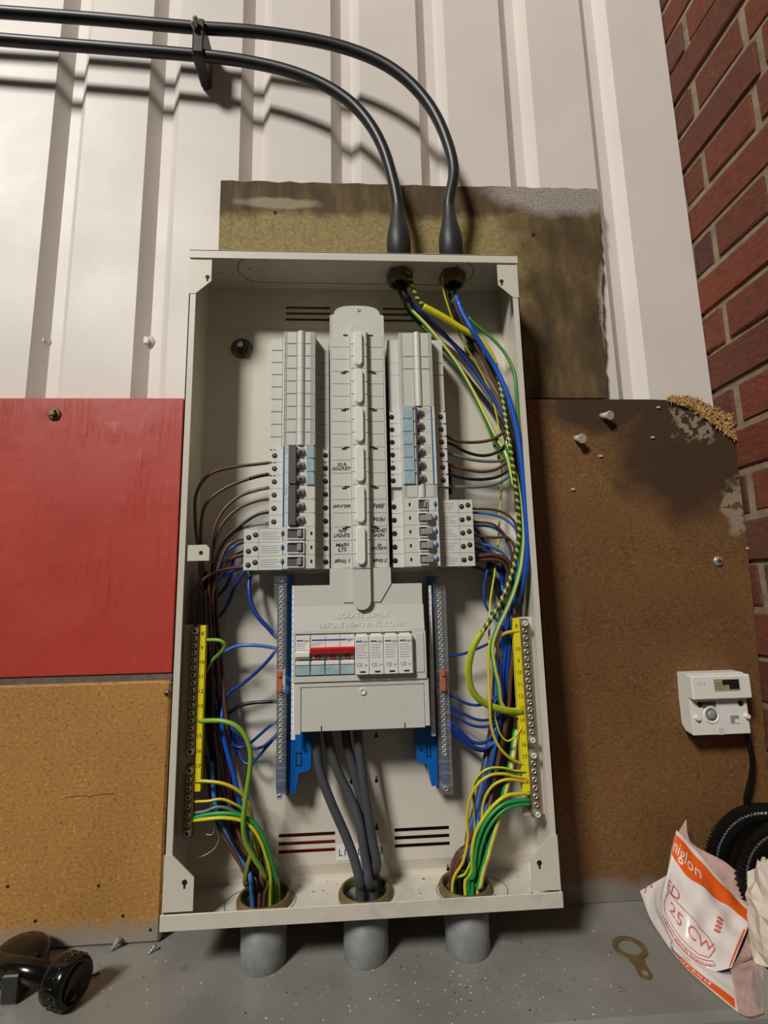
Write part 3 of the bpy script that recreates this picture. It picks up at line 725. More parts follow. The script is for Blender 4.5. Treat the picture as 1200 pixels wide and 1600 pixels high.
def rcbo(s, k0, label, group, on):
    c = COL[s]; z1, z0 = zr(k0)-gap, zr(k0+1)+gap; zm = (z0+z1)/2
    t = thing('residual_breaker', label, 'breaker', (c['n0'], -.02, z0), group)
    MB().prism(module_profile(c, c['far']), 2, z0, z1).build('housing', M['plastic_b'], t)
    for dx, dz in ((.0060, -.0022), (.0146, .0010)): put('terminal_screw', SCR_OUT, (c['far']-s*dx, YS, zm+(dz if s < 0 else -dz*.6)), t)
    put('terminal_screw', SCR_IN, (c['iter'], YS, zm), t)
    MB().box(c['far']-s*.0185, c['far']-s*.0189, YS-.0003, YS, z0, z1).build('face_line', M['grey_ink'], t)
    xs = sorted((c['far']-s*.0215, c['n0']+s*.0010)); print_lines(t, xs[0], xs[1], zm-.0060, zm+.0055, YS-.0002, 4, k0*3+s, M['grey_ink'])
    # recessed toggle framed in white
    xa, xb = sorted((c['c0'], c['t1'])) if s < 0 else sorted((c['t0'], c['t1']+.0010)); xa -= .001; xb += .001
    b = MB(); b.box(xa, xb, YN-.0030, YN+.0005, z1-.0032, z1-.0010, .0006); b.box(xa, xb, YN-.0030, YN+.0005, z0+.0008, z0+.0024, .0006); b.box(xb-.0012, xb+.0002, YN-.0028, YN, z0+.001, z1-.001, .0004); b.build('toggle_frame', M['white'], t)
    MB().box(xa, xb-.001, YN-.0004, YN+.0003, z0+.0024, z1-.0032).build('toggle_well', M['toggle_dark'], t)
    if on:   # thrown across, tip standing out past the frame
        b = MB(); b.box(xa+.0016, xa+.0085, YN-.0036, YN, zm-.0042, zm+.0036, .0008); b.box(xa+.0080, xa+.0165, YN-.0085, YN-.0010, zm-.0050, zm+.0048, .0012); tg = b.build('toggle', M['toggle_grey'], t)
    else:
        b = MB(); w_ = (xb-xa); b.box(xa+w_*.58, xa+w_*.86, YN-.0055, YN, zm-.0050, zm+.0042, .0012); tg = b.build('toggle', M['toggle_grey'], t)
    b = MB(); cx_ = c['st']+s*.0006; b.lathe([(.0021, -.0001), (.0019, -.0009), (.0001, -.0012)], (cx_, YN, zm+.0006), (0, 1, 0), 14); b.v = [(v[0], v[1], zm+.0006+(v[2]-zm-.0006)*1.7) for v in b.v]; b.build('test_button', M['blue_d'], t)
    MB().box(cx_-.0004, cx_+.0004, YN-.0003, YN, z0+.0004, zm-.0025).build('blue_stripe', M['blue_d'], t)
    xw = (c['w0']+c['w1'])/2+(.0010 if s < 0 else -.0010); MB().box(xw-.0012, xw+.0012, YN-.0003, YN, zm-.0020, zm+.0022).build('indicator_window', M['dark'], t)
    MB().box(c['w0']-s*.0016, c['w0']-s*.0018, YN-.0002, YN, z0, z1).build('face_line', M['grey_ink'], t)
    return t
def blank(s, k0, n, label, first):
    c = COL[s]; z1, z0 = zr(k0)-gap, zr(k0+n)+gap
    t = thing('blanking_module', label, 'blank', (c['n0'], -.02, z0), 'blanking modules above the breakers')
    oo = c['o']+(-.0000 if s < 0 else 0)
    pr = [(oo, -.020), (oo, YS+.004), (c['n0'], YS+.004), (c['n0']+(c['n1']-c['n0'])*.02, YN+.001), (c['n0']+(c['n1']-c['n0'])*.98, YN+.001), (c['n1'], YS+.004), (c['i'], YS+.004), (c['i'], -.020)]
    MB().prism(pr, 2, z0, z1).build('cover', M['plastic'], t)
    nm = (c['t0']+c['t1'])/2; r = abs(c['t1']-c['t0'])*.52
    b = MB(); b.prism([(nm+r*math.cos(a), YN+.001-.9*r*math.sin(a)) for a in [math.pi*i/8 for i in range(9)]], 2, z0, z1, smooth=True); b.build('rounded_rib', M['plastic_b'], t)
    for u in (c['n0']-s*.0022, c['n0']-s*.0042, c['n1']+s*.0026, c['n1']+s*.0046):
        MB().box(u-.00022, u+.00022, YN+.0004, YN+.0016, z0, z1).build('groove', M['toggle_grey'], t)
    for u0, u1 in ((c['n0']-s*.0055, nm+s*(r+.0012)), (nm-s*(r+.0012), c['n1']+s*.0060)):
        a_, b_ = sorted((u0, u1)); MB().box(a_, b_, YN+.0002, YN+.0012, z0+.0004, z1-.0004, .0003).build('face_pad', M['plastic'], t)
    a_, b_ = sorted((oo, c['n0']+s*.0040)); MB().box(a_, b_, YS+.0030, YS+.0045, z0+.0003, z1-.0003, .0003).build('side_pad', M['plastic'], t)
    return t
ORD = ['topmost', 'second', 'third', 'fourth', 'fifth', 'sixth', 'seventh', 'eighth', 'lowest']
for k in range(9): blank(-1, k, 1, 'pale grey one-way blanking module, %s in the column on the red-board side' % ORD[k], k == 0)
blank(1, 0, 2, 'pale grey two-way blanking module topping the column on the brick-wall side', True)
blank(1, 2, 1, 'pale grey one-way blanking module, second piece in the column on the brick-wall side', True)
blank(1, 3, 3, 'pale grey three-way blanking module just above the tinted breaker windows', True)
blank(1, 12, 1, 'pale grey blanking module between the breakers and residual breakers, brick-wall side', True)
mcb(-1, 9, 'boxed', 'three-pole breaker with one tinted label window, above its plain twin', 'three-pole breakers', True)
mcb(-1, 12, 'plain', 'three-pole breaker without tinted window beside the written word SHUTTER', 'three-pole breakers', False)
mcb(1, 6, 'boxed', 'upper three-pole breaker with tinted window on the brick-wall side', 'three-pole breakers', True)
mcb(1, 9, 'boxed', 'lower three-pole breaker with tinted window on the brick-wall side', 'three-pole breakers', True)
for k, nm in ((15, 'WC LIGHTS'), (16, 'MAIN LTS'), (17, 'RING 1')): rcbo(-1, k, 'white residual breaker with dark recessed toggle in the way marked %s' % nm, 'residual current breakers', False)
for k, nm in ((13, 'FIRE'), (14, 'W/H'), (15, 'HAND W/H'), (16, '3X SOCKETS'), (17, 'RING 2')): rcbo(1, k, 'white residual breaker with %s toggle in the way marked %s' % ('dark' if k == 13 else 'raised grey', nm), 'residual current breakers', k != 13)
# dark carrier frames behind the columns
for s in (-1, 1):
    c = COL[s]; a_, b_ = sorted((c['n0'], c['i'])); o = MB().box(a_, b_, -.0197, -.0062, zr(18)-.004, zr(0)+.002, .001).build('busbar_carrier', M['plastic']); tag(o, 'grey busbar carrier behind the breaker column on the %s' % SIDE[s], 'carrier', 'busbar carriers')
    p0, p1 = (at(440, 893, 30), at(513, 912, 30)) if s < 0 else (at(612, 893, 30), at(664, 912, 30))

# ---------------------------------------------------------------- central busbar cover
xl, xr_ = at(516.5, 760, 68).x, at(606.0, 760, 68).x; xm0, xm1 = at(549.5, 760, 76).x, at(576.5, 760, 76).x; xmc = (xm0+xm1)/2
YC = -.0670
bc = thing('busbar_cover', 'pale grey central busbar cover with dome top and handwritten circuit names', 'cover', ((xl+xr_)/2, -.05, zr(18)))
ztp = at(558, 477, 68).z; zsh = at(515, 492, 68).z; zbt = zr(18)+.0004
pts = [(xl, zbt), (xr_, zbt), (xr_, zsh), (xr_-.0055, zsh+.0015)]
cx_ = (xl+xr_)/2; rx = (xr_-xl)/2-.0058
for i in range(1, 14): a = math.pi*i/14; pts.append((cx_+rx*math.copysign(abs(math.cos(a))**.75, math.cos(a)), zsh+.0015+(ztp-zsh-.0015)*math.sin(a)**.8))
pts += [(xl+.0055, zsh+.0015), (xl, zsh)]
b = MB(); b.prism(pts, 1, -.050, YC); b.box(xl, xl+.0022, -.020, YC-.0006, zbt, zsh, .0006); b.box(xr_-.0022, xr_, -.020, YC-.0006, zbt, zsh, .0006); b.build('shroud', M['plastic'], bc)
q = at(560, 484, 67.5); MB().lathe([(.0026, 0), (.0026, -.0010), (.0014, -.0010), (.0013, -.0002)], (q.x, YC, q.z), (0, 1, 0), 16).build('moulded_ring', M['plastic_b'], bc)
# raised spine with rounded ends
zt0 = at(560, 505, 76).z; zb0 = at(565, 953, 76).z; r = (xm1-xm0)/2
sp_ = [(xmc+r*math.cos(a), zt0-r+r*math.sin(a)) for a in [math.pi*i/10 for i in range(11)]]+[(xmc+r*math.cos(a), zb0+r+r*math.sin(a)) for a in [math.pi+math.pi*i/10 for i in range(11)]]
zn_ = at(560, 890, 68).z
sp1 = [(x, max(z, zn_)) for x, z in sp_[:11]]+[(xm0, zn_), (xm1, zn_)]; sp2 = [(xm1, zn_+.001), (xm0, zn_+.001)]+sp_[11:]
b = MB(); b.prism(sp1, 1, -.060, -.0765); b.prism(sp2, 1, -.0722, -.0765); b.build('spine', M['plastic'], bc)
HW_ = {(-1, 10): '32 A\nSOCKET', (-1, 13): 'SHUTTER', (-1, 15): 'WC\nLIGHTS', (-1, 16): 'MAIN\nLTS', (-1, 17): 'RING 1', (1, 13): 'FIRE', (1, 14): 'W/H', (1, 15): 'HAND\nW/H', (1, 16): '3X\nSOCKETS', (1, 17): 'RING 2'}
for k in range(18):
    for s in (-1, 1):
        a_, b_ = (xl+.0026, xm0-.0004) if s < 0 else (xm1+.0006, xr_-.0026)
        lp = MB().box(a_, b_, YC-.0009, YC+.0004, zr(k+1)+.00030, zr(k)-.00030, .0002).build('label_panel', M['plastic'], bc)
        if (s, k) in HW_:
            tx = HW_[s, k]; two = '\n' in tx; mx = max(len(q) for q in tx.split('\n'))
            sz = min(.0066 if two else .0078, (b_-a_)*.95/(mx*.62))
            write(tx, sz, ((a_+b_)/2-s*-.0005, YC-.0011, zr(k)-RP*.5), lp, M['ink'], 'handwriting', up=(.08, 0, 1), shear=.12, bold=.00018, jit=.07, seed=k*2+s)
for g in range(6):
    z1, z0 = zr(g*3), zr(g*3+3)
    b = MB(); b.box(xm0+.0008, xm1-.0008, -.0772, -.0760, z0+.0005, z1-.0005, .0004); seg = b.build('spine_segment', M['plastic_b'], bc)
    for q in (1, 2):
        z = zr(g*3+q); b = MB(); b.box(xm0+.0006, xm0+.0048, -.0779, -.0768, z-.0004, z+.0011, .0003); b.box(xm1-.0058, xm1-.0006, -.0779, -.0768, z-.0004, z+.0011, .0003); b.build('latch_rib', M['plastic'], seg)
    rb_ = .0058; zc1, zc0_ = z1-.0012-rb_, z0+.0030+rb_; xo = xmc-.0002
    prof_ = [(xo+rb_*math.cos(a), zc1+rb_*math.sin(a)) for a in [math.pi*i/8 for i in range(9)]]+[(xo+rb_*math.cos(a), zc0_+rb_*math.sin(a)) for a in [math.pi+math.pi*i/8 for i in range(9)]]
    b = MB(); n_ = len(prof_); cxm = (xo, (zc1+zc0_)/2)
    ins = [(xo+(x-xo)*.80, (zc1 if z > cxm[1] else zc0_)+(z-(zc1 if z > cxm[1] else zc0_))*.80) for x, z in prof_]
    b.add([(x, -.0770, z) for x, z in prof_]+[(x, -.0802, z) for x, z in prof_]+[(x, -.0814, z) for x, z in ins], [(i, (i+1) % n_, n_+(i+1) % n_, n_+i) for i in range(n_)]+[(n_+i, n_+(i+1) % n_, 2*n_+(i+1) % n_, 2*n_+i) for i in range(n_)]+[tuple(range(2*n_, 3*n_))], False)
    b.build('blank_cap', M['button'], bc)
for g in range(7):
    z = zr(g*3)
    for s in (-1, 1):
        xe = xm0-.0030 if s < 0 else xm1+.0030; b = MB()
        b.box(xe, xe+s*.0062, YC-.0016, YC-.0004, z-.0012, z+.0006)
        if 0 < g < 6: b.box(xe+s*.0035, xe+s*.0095, YC-.0016, YC-.0004, z-.0032, z-.0012)
        b.build('latch_slot', M['dark'], bc)

# ---------------------------------------------------------------- incomer cover with its devices
YI = -.0740
def ip(px, py): q = at(px, py, 74); return q.x, q.z
cxl, cz0 = ip(457, 1142); cxr, _ = ip(667, 1056); czt = ip(560, 913)[1]
nxl, nxr = ip(515, 905)[0], ip(611, 905)[0]; nzt = zr(18)
wx0, wz1 = ip(461.5, 991); wx1, wz0 = ip(645.5, 1052); bx1 = ip(664.5, 912)[0]
rx0 = ip(647, 1050)[0]; zmid = ip(560, 1064)[1]; fx0, fz1 = ip(470, 1075); fx1 = ip(663, 1070)[0]; fz0 = ip(585, 1141)[1]; zst = ip(560, 946)[1]
ic = thing('incomer_cover', 'pale grey cover embossed ISOLATE SUPPLY BEFORE REMOVING COVER around the main switch', 'cover', ((cxl+cxr)/2, -.03, fz0))
b = MB()
b.prism([(cxl, zst), (cxr-.002, zst), (cxr-.002, czt), (nxr+.001, czt), (nxr, nzt), (nxl, nzt), (nxl, czt), (cxl, czt)], 1, -.030, YI+.0045)
b.prism([(nxl, nzt), (nxr, nzt), (nxr, czt), (xm1+.012, zst+.004), (xm0-.012, zst+.004), (nxl, czt)], 1, YI+.005, YI+.0030)
# sloping shoulder down to the window band
zsl = wz1+.0032
b.prism([(-.030, zst), (YI+.0045, zst), (YI, zsl), (YI, wz1), (-.030, wz1)], 0, cxl, cxr-.001)
b.build('shroud', M['plastic'], ic)
b = MB(); b.box(cxl, wx0, -.030, YI, wz0, wz1); b.box(wx1, cxr, -.030, YI, wz0, wz1); b.box(cxl, cxr, -.030, YI, zmid, wz0, .0004); b.build('window_frame', M['plastic'], ic)
b = MB(); b.box(rx0+.0030, cxr-.0025, YI-.0010, YI+.0002, wz0+.0012, wz1-.0022, .0005); b.build('blank_plate', M['plastic'], ic)
b = MB(); b.box(cxl+.0015, fx0-.0004, -.030, YI+.002, fz0-.002, zmid); b.box(fx1+.0004, cxr+.0025, -.030, YI+.002, fz0+.002, zmid, .0006); b.box(fx0-.0004, fx1+.0004, -.030, YI+.002, fz1+.0004, zmid); b.build('lower_frame', M['plastic'], ic)
b = MB(); b.box(fx0, fx1, -.030, YI+.0030, fz0, fz1, .0006); fl = b.build('hinged_flap', M['plastic'], ic)
for px in (502, 633):
    q = at(px, 1135, 73); MB().box(q.x-.0006, q.x+.0006, YI+.0026, YI+.0032, fz0, fz0+.0065).build('finger_slot', M['dark'], fl)
q = at(567, 1081, 73); MB().lathe([(.0044, 0), (.0042, -.0012), (.0028, -.0012), (.0024, -.0003), (.0010, -.0003), (.0001, -.0008)], (q.x, YI+.003, q.z), (0, 1, 0), 20).build('screw_boss', M['plastic_b'], fl)
su_ = Vector((0, -.0045, zst-zsl)); 
for tx, f_ in (('ISOLATE SUPPLY', .42), ('BEFORE REMOVING COVER', .80)):
    z = zst+(zsl-zst)*f_; y = YI+.0045-.0045*f_; xq = at(567, 968, 74).x
    write(tx, .0088, (xq, y-.0001, z), ic, M['plastic_b'], 'embossed_lettering', extrude=.0005, bold=.0001, up=(0, .0045, zst-zsl))
# devices behind the window
YD = YI-.0006
def dz(y): return at(560, y, 75).z
zA, zB = wz1-.0010, wz0+.0008
pole = at(485, 1020, 75).x-wx0; H_ = zA-zB
def face(t, x0_, x1_, brand_w, brand_x):
    MB().box(x0_+.0002, x1_-.0002, -.036, YD+.0040, zB, zA).build('body', M['plastic_b'], t)
    MB().box(x0_+.0004, x1_-.0004, YD+.0005, YD+.004, zA-H_*.38, zA-.0008, .0004).build('upper_face', M['white'], t)
x_ = wx0
t = thing('single_pole_breaker', 'white single pole breaker with raised toggle beside the red main switch', 'breaker', (x_+pole/2, -.036, zB))
face(t, x_, x_+pole, 0, 0)
MB().prism([(YD+.004, zA-H_*.39), (YD+.001, zA-H_*.39), (YD-.006, zA-H_*.43), (YD-.006, zA-H_*.52), (YD+.002, zA-H_*.62), (YD+.004, zA-H_*.62)], 0, x_+.0006, x_+pole-.0008).build('toggle', M['white'], t)
MB().box(x_+.0006, x_+pole-.0006, YD-.0010, YD+.003, zB+.0006, zB+H_*.24, .0006).build('label_window', M['tint'], t)
MB().box(x_+.0006, x_+pole-.0006, YD-.0016, YD+.003, zB+H_*.25, zB+H_*.36, .001).build('lower_ridge', M['white'], t)
MB().box(x_+.0016, x_+pole*.45, YD+.0001, YD+.0006, zA-H_*.155, zA-H_*.125).build('brand_bar', M['blue_d'], t)
write('hager', .0042, (x_+pole*.70, YD+.0002, zA-H_*.14), t, M['grey_ink'], 'brand_lettering')
print_lines(t, x_+.0016, x_+pole*.7, zA-H_*.36, zA-H_*.2, YD+.0003, 3, 90, M['grey_ink'])
x_ += pole
iw = at(554.5, 1020, 75).x-x_
t = thing('main_switch', 'three-pole main switch with a broad red handle bar', 'switch', (x_+iw/2, -.036, zB)); pp = iw/3
face(t, x_, x_+iw, 0, 0)
for k in (1, 2): MB().box(x_+pp*k-.0002, x_+pp*k+.0002, YD+.0002, YD+.0008, zB, zA-.001).build('pole_line', M['grey_ink'], t)
b = MB(); b.prism([(YD+.004, zA-H_*.32), (YD-.0075, zA-H_*.30), (YD-.0085, zA-H_*.335), (YD-.0085, zA-H_*.43), (YD-.004, zA-H_*.485), (YD+.004, zA-H_*.485)], 0, x_+.0004, x_+iw-.0004); b.build('handle_bar', M['red_p'], t)
for k in range(3):
    xc = x_+pp*(k+.5)
    MB().box(xc-pp*.40, xc+pp*.40, YD-.0012, YD+.003, zA-H_*.60, zA-H_*.50, .001).build('flag_housing', M['plastic_b'], t)
    fg = MB().box(xc-.0030, xc+.0036, YD-.0022, YD-.0008, zA-H_*.595, zA-H_*.525, .0003).build('position_flag', M['red_p'], t)
    MB().box(xc-.0002, xc+.0004, YD-.0024, YD-.0020, zA-H_*.575, zA-H_*.545).build('flag_mark', M['white'], fg)
    MB().box(xc-pp*.46, xc+pp*.46, YD-.0016, YD+.003, zB+H_*.25, zB+H_*.36, .001).build('lower_ridge', M['white'], t)
    MB().box(xc-pp*.47, xc+pp*.47, YD-.0010, YD+.003, zB+.0006, zB+H_*.24, .0006).build('label_window', M['tint'], t)
MB().box(x_+.0016, x_+iw*.78, YD+.0001, YD+.0006, zA-H_*.155, zA-H_*.12).build('brand_bar', M['blue_d'], t)
write('hager', .0048, (x_+iw*.88, YD+.0002, zA-H_*.135), t, M['blue_d'], 'brand_lettering')
print_lines(t, x_+.0016, x_+iw*.28, zA-H_*.28, zA-H_*.19, YD+.0003, 2, 91, M['grey_ink'])
x_ += iw
sw = (at(645, 1020, 80).x-x_)/4
t = thing('surge_protector', 'white surge protector of four plug-in cartridges beside the main switch', 'surge protector', (x_+sw*2, -.036, zB))
MB().box(x_, x_+sw*4, -.036, YD+.004, zB, zA).build('body', M['plastic_b'], t)
for k in range(4):
    a_, b_ = x_+sw*k+.0002, x_+sw*(k+1)-.0002; za, zb_ = zA-.0022, zB+.0002
    cg = MB().box(a_, b_, YD+.003, YD-.0080, zb_, za, .0010).build('surge_cartridge', M['white'], t); yf = YD-.0083
    MB().box(a_+.0012, a_+sw*.45, yf, yf+.0004, za-H_*.155, za-H_*.120).build('brand_bar', M['blue_d'], cg)
    write('hager', .0044, (a_+sw*.70, yf, za-H_*.14), cg, M['grey_ink'], 'brand_lettering')
    print_lines(cg, a_+.0012, b_-.0008, za-H_*.56, za-H_*.20, yf+.0001, 6, 100+k, M['grey_ink'])
    write('CE', .0062, (a_+sw*.30, yf, zb_+H_*.24), cg, M['grey_ink'], 'approval_mark'); write('UK', .0032, (a_+sw*.74, yf, zb_+H_*.235), cg, M['grey_ink'], 'approval_mark')
    MB().box(a_+sw*.34, a_+sw*.70, yf-.0001, yf+.0004, zb_+H_*.06, zb_+H_*.095).build('status_window', M['dark'], cg)
    MB().box(a_+.0018, b_-.0024, YD-.0040, YD+.003, za, zA-.0004, .0004).build('pull_tab', M['white'], cg)
# ---------------------------------------------------------------- neutral bars
BSC = screw_mesh(.0031, 'terminal_screw', [M['steel_dark'], M['steel']])
BSC2 = screw_mesh(.0031, 'empty_hole', [M['blue_p'], M['dark']])
def bar_screw(r, nm='bar_screw'):
    b = MB(); b.lathe([(r, 0), (r, -.0010), (r*.78, -.0022), (r*.5, -.0022), (r*.45, -.0012), (.0001, -.0011)], (0, 0, 0), (0, 1, 0), 14)
    b.mat(1).box(-r*.5, r*.5, -.0015, -.0009, -r*.12, r*.12); b.box(-r*.12, r*.12, -.0015, -.0009, -r*.5, r*.5)
    return b.mesh(nm, [M['steel'], M['dark']])
BS = bar_screw(.0034); BSB = bar_screw(.0048); 
def hex_screw(r):
    b = MB(); b.cyl((0, 0, 0), (0, -.005, 0), r, n=6, smooth=False); b.mat(1).lathe([(r*.62, -.0050), (r*.62, -.0062), (r*.3, -.0062), (r*.28, -.0050)], (0, 0, 0), (0, 1, 0), 14); return b.mesh('fixing_screw', [M['steel'], M['white']])
HSC = hex_screw(.0050)
def clear_box(x0_, x1_, z0_, z1_, yf, yb_, parent, nm='clear_cover'):
    b = MB(); t = .0008
    b.box(x0_, x1_, yf, yf+t, z0_, z1_); b.box(x0_, x0_+t, yf, yb_, z0_, z1_); b.box(x1_-t, x1_, yf, yb_, z0_, z1_)
    n_ = int((z1_-z0_)/.014)
    for i in range(n_+1):
        z = z0_+(z1_-z0_-.001)*i/n_; b.box(x0_-.0006, x1_+.0006, yf-.0006, yf+.002, z, z+.0010)
    b.build(nm, M['clear'], parent)
def neutral(xa, xb, ya, yb_, label, nscrew, empty, d=50):
    p0, p1 = at(xa, ya, d), at(xb, yb_, d); x0_, x1_ = (p0.x, p1.x); z1_, z0_ = p0.z, p1.z; xm = (x0_+x1_)/2; hw_ = .0048
    t = thing('neutral_bar', label, 'terminal bar', (xm, -.03, z0_), 'neutral bars under clear covers')
    MB().box(xm-hw_, xm+hw_, -.0440, -.0360, z0_+.012, z1_-.012, .0005).build('bar', M['steel_dark'], t)
    n_ = nscrew
    for i in range(n_):
        z = z1_-.016-(z1_-z0_-.032)*i/(n_-1); put('terminal_screw', BSC2 if i >= n_-empty else BS, (xm+.0002, -.0441, z), t)
    clear_box(xm-.0080, xm+.0080, z0_+.010, z1_-.010, -.0520, -.0330, t)
    for za, zb_ in ((z1_-.010, z1_), (z0_, z0_+.010)):
        b = MB(); b.box(xm-.0088, xm+.0088, -.0525, -.0330, za, zb_, .0012); b.build('end_cap', M['clear'], t)
        put('end_screw', BS, (xm, -.0441, (za+zb_)/2), t)
    return xm, z0_, z1_
NB = []
NB.append(neutral(430, 446, 900, 1062, 'upper clear-covered neutral bar beside the cover, red-board side', 16, 0))
NB.append(neutral(429, 445, 1068, 1254, 'lower clear-covered neutral bar on the red-board side, last holes empty', 18, 5))
NB.append(neutral(680, 697, 897, 1062, 'upper clear-covered neutral bar beside the cover, brick-wall side', 16, 0))
NB.append(neutral(685, 704, 1064, 1241, 'lower clear-covered neutral bar on the brick-wall side, last holes empty', 18, 5))
for i, nm in ((0, 'red-board side'), (2, 'brick-wall side')):
    xm = (NB[i][0]+NB[i+1][0])/2; zz_ = (NB[i][1]+NB[i+1][2])/2
    b = MB(); b.box(xm-.0038, xm+.0038, -.0545, -.0528, zz_-.014, zz_+.014, .0008); b.cyl((xm, -.0545, zz_+.009), (xm, -.0565, zz_+.009), .0032, n=6); b.cyl((xm, -.0545, zz_-.009), (xm, -.0565, zz_-.009), .0032, n=6)
    o = b.build('copper_link', M['copper']); tag(o, 'copper link joining upper and lower neutral bars on the %s' % nm, 'link', 'copper links')
def poly_at(pts, d): return [(at(x, y, d).x, at(x, y, d).z) for x, y in pts]
for s, nm, strip, plate, lab, win, far in (
    (-1, 'red-board side', [(446, 900), (457, 900), (455, 1150), (452, 1240), (432, 1240), (433, 1085), (446, 1080)], [(455, 1140), (487, 1140), (486, 1196), (483, 1204), (467, 1208), (462, 1238), (455, 1241), (453, 1236)], [(456.5, 915), (460.5, 915), (461, 1156), (454.5, 1156)], (462, 1176, 471, 1196), (478, 1174)),
    (1, 'brick-wall side', [(670, 900), (681, 900), (684, 1080), (698, 1085), (702, 1230), (682, 1230), (676, 1140)], [(648, 1136), (682, 1136), (684, 1226), (675, 1229), (668, 1194), (655, 1193), (651, 1184)], [(669.5, 915), (673.5, 915), (681, 1150), (674, 1150)], (666, 1165, 673, 1182), (658, 1171))):
    t = thing('bar_holder', 'bright blue plastic neutral bar holder on the %s' % nm, 'holder', at(strip[2][0], 1235, 10), 'blue neutral bar holders')
    MB().prism(poly_at(strip, 30), 1, -.0325, -.0062).build('backbone', M['blue_p'], t)
    MB().prism(poly_at(plate, 38), 1, -.0380, -.0200).build('lug_plate', M['blue_p'], t)
    x0_, y0_, x1_, y1_ = win; p0, p1 = at(x0_, y0_, 38), at(x1_, y1_, 38)
    b = MB(); e = .0008; b.box(p0.x, p1.x, -.0388, -.0378, p0.z-e, p0.z); b.box(p0.x, p1.x, -.0388, -.0378, p1.z, p1.z+e); b.box(p0.x, p0.x+e, -.0388, -.0378, p1.z, p0.z); b.box(p1.x-e, p1.x, -.0388, -.0378, p1.z, p0.z); b.build('moulded_window', M['dark'], t)
    q = at(far[0], far[1], 38); MB().cyl((q.x, -.0378, q.z), (q.x, -.0384, q.z), .0016, n=10).build('pin_hole', M['dark'], t)
    ls = MB().prism(poly_at(lab, 56), 1, -.0560, -.0545).build('number_strip', M['white'], t)
    b = MB()
    for i in range(26):
        u = i/25; y = 918+(1150-918)*u; x = lab[0][0]+1.2+(lab[3][0]-lab[0][0])*u; q = at(x, y, 56.2); b.box(q.x-.0006, q.x+.0006, -.0563, -.0559, q.z-.0006, q.z+.0008)
    o = b.build('strip_numbers', M['grey_ink'], ls); o['kind'] = 'stuff'

# ---------------------------------------------------------------- earth bars
def earth(s, bx0, bx1, yx0, yx1, ya, yb1, yc, yd, ystrip, label, numbers):
    xa, xb = at(bx0, ya, 62).x, at(bx1, ya, 62).x; x0_, x1_ = at(yx0, ya, 60).x, at(yx1, ya, 60).x
    zt, zm1, zm2, ze, zy = [at((bx0+bx1)/2, y, 62).z for y in (ya, yb1, yc, yd, ystrip)]
    t = thing('earth_bar', label, 'terminal bar', ((xa+xb)/2, -.05, ze), 'earth bars')
    b = MB(); o1_ = s*.2220
    a_, c_ = sorted((x0_+(-s)*-.0004, o1_)); b.box(a_, c_, -.0520, -.0500, ze-.0005, zt+.002); b.build('bracket', M['box'], t)
    xm = (xa+xb)/2
    for z1_, z0_, n_, nm in ((zt, zm1, 17, 'bar'), (zm2, ze, 8, 'bar')):
        br = MB().box(xm-.0052, xm+.0052, -.0620, -.0520, z0_, z1_, .0006).build(nm, M['brass_bar'], t)
        for i in range(n_):
            z = z1_-.0055-(z1_-z0_-.011)*i/(n_-1)
            put('fixing_screw' if i in (0, n_-1) else 'terminal_screw', (HSC if s > 0 else BSB) if i in (0, n_-1) else BS, (xm, -.0621, z), br)
    a_, c_ = sorted((x0_, x1_)); ys_ = MB().box(a_, c_, -.0605, -.0525, zy, zt+.001, .0004).build('number_strip', M['yellow_p'], t)
    for i, s_ in enumerate(numbers):
        z = zt-.009-(zt-zy-.02)*i/(len(numbers)-1+.001); write(s_, .0066, ((a_+c_)/2-.0003, -.0608, z), ys_, M['ink'])
earth(-1, 297.5, 312, 313, 322, 979, 1182, 1196, 1310, 1238, 'shaded earth bar with yellow number strip on the red-board side', ['8', '9', '10', '11', '12', '13', '14', '15', '16', '17', '18'])
earth(1, 811, 826, 801, 811.5, 967, 1163, 1172, 1279, 1238, 'brightly lit brass earth bar with bright yellow number strip, brick-wall side', ['8', '', '10', '9', '10', '11', '12', '13', '14', '15', '16', '17', '', '18'])

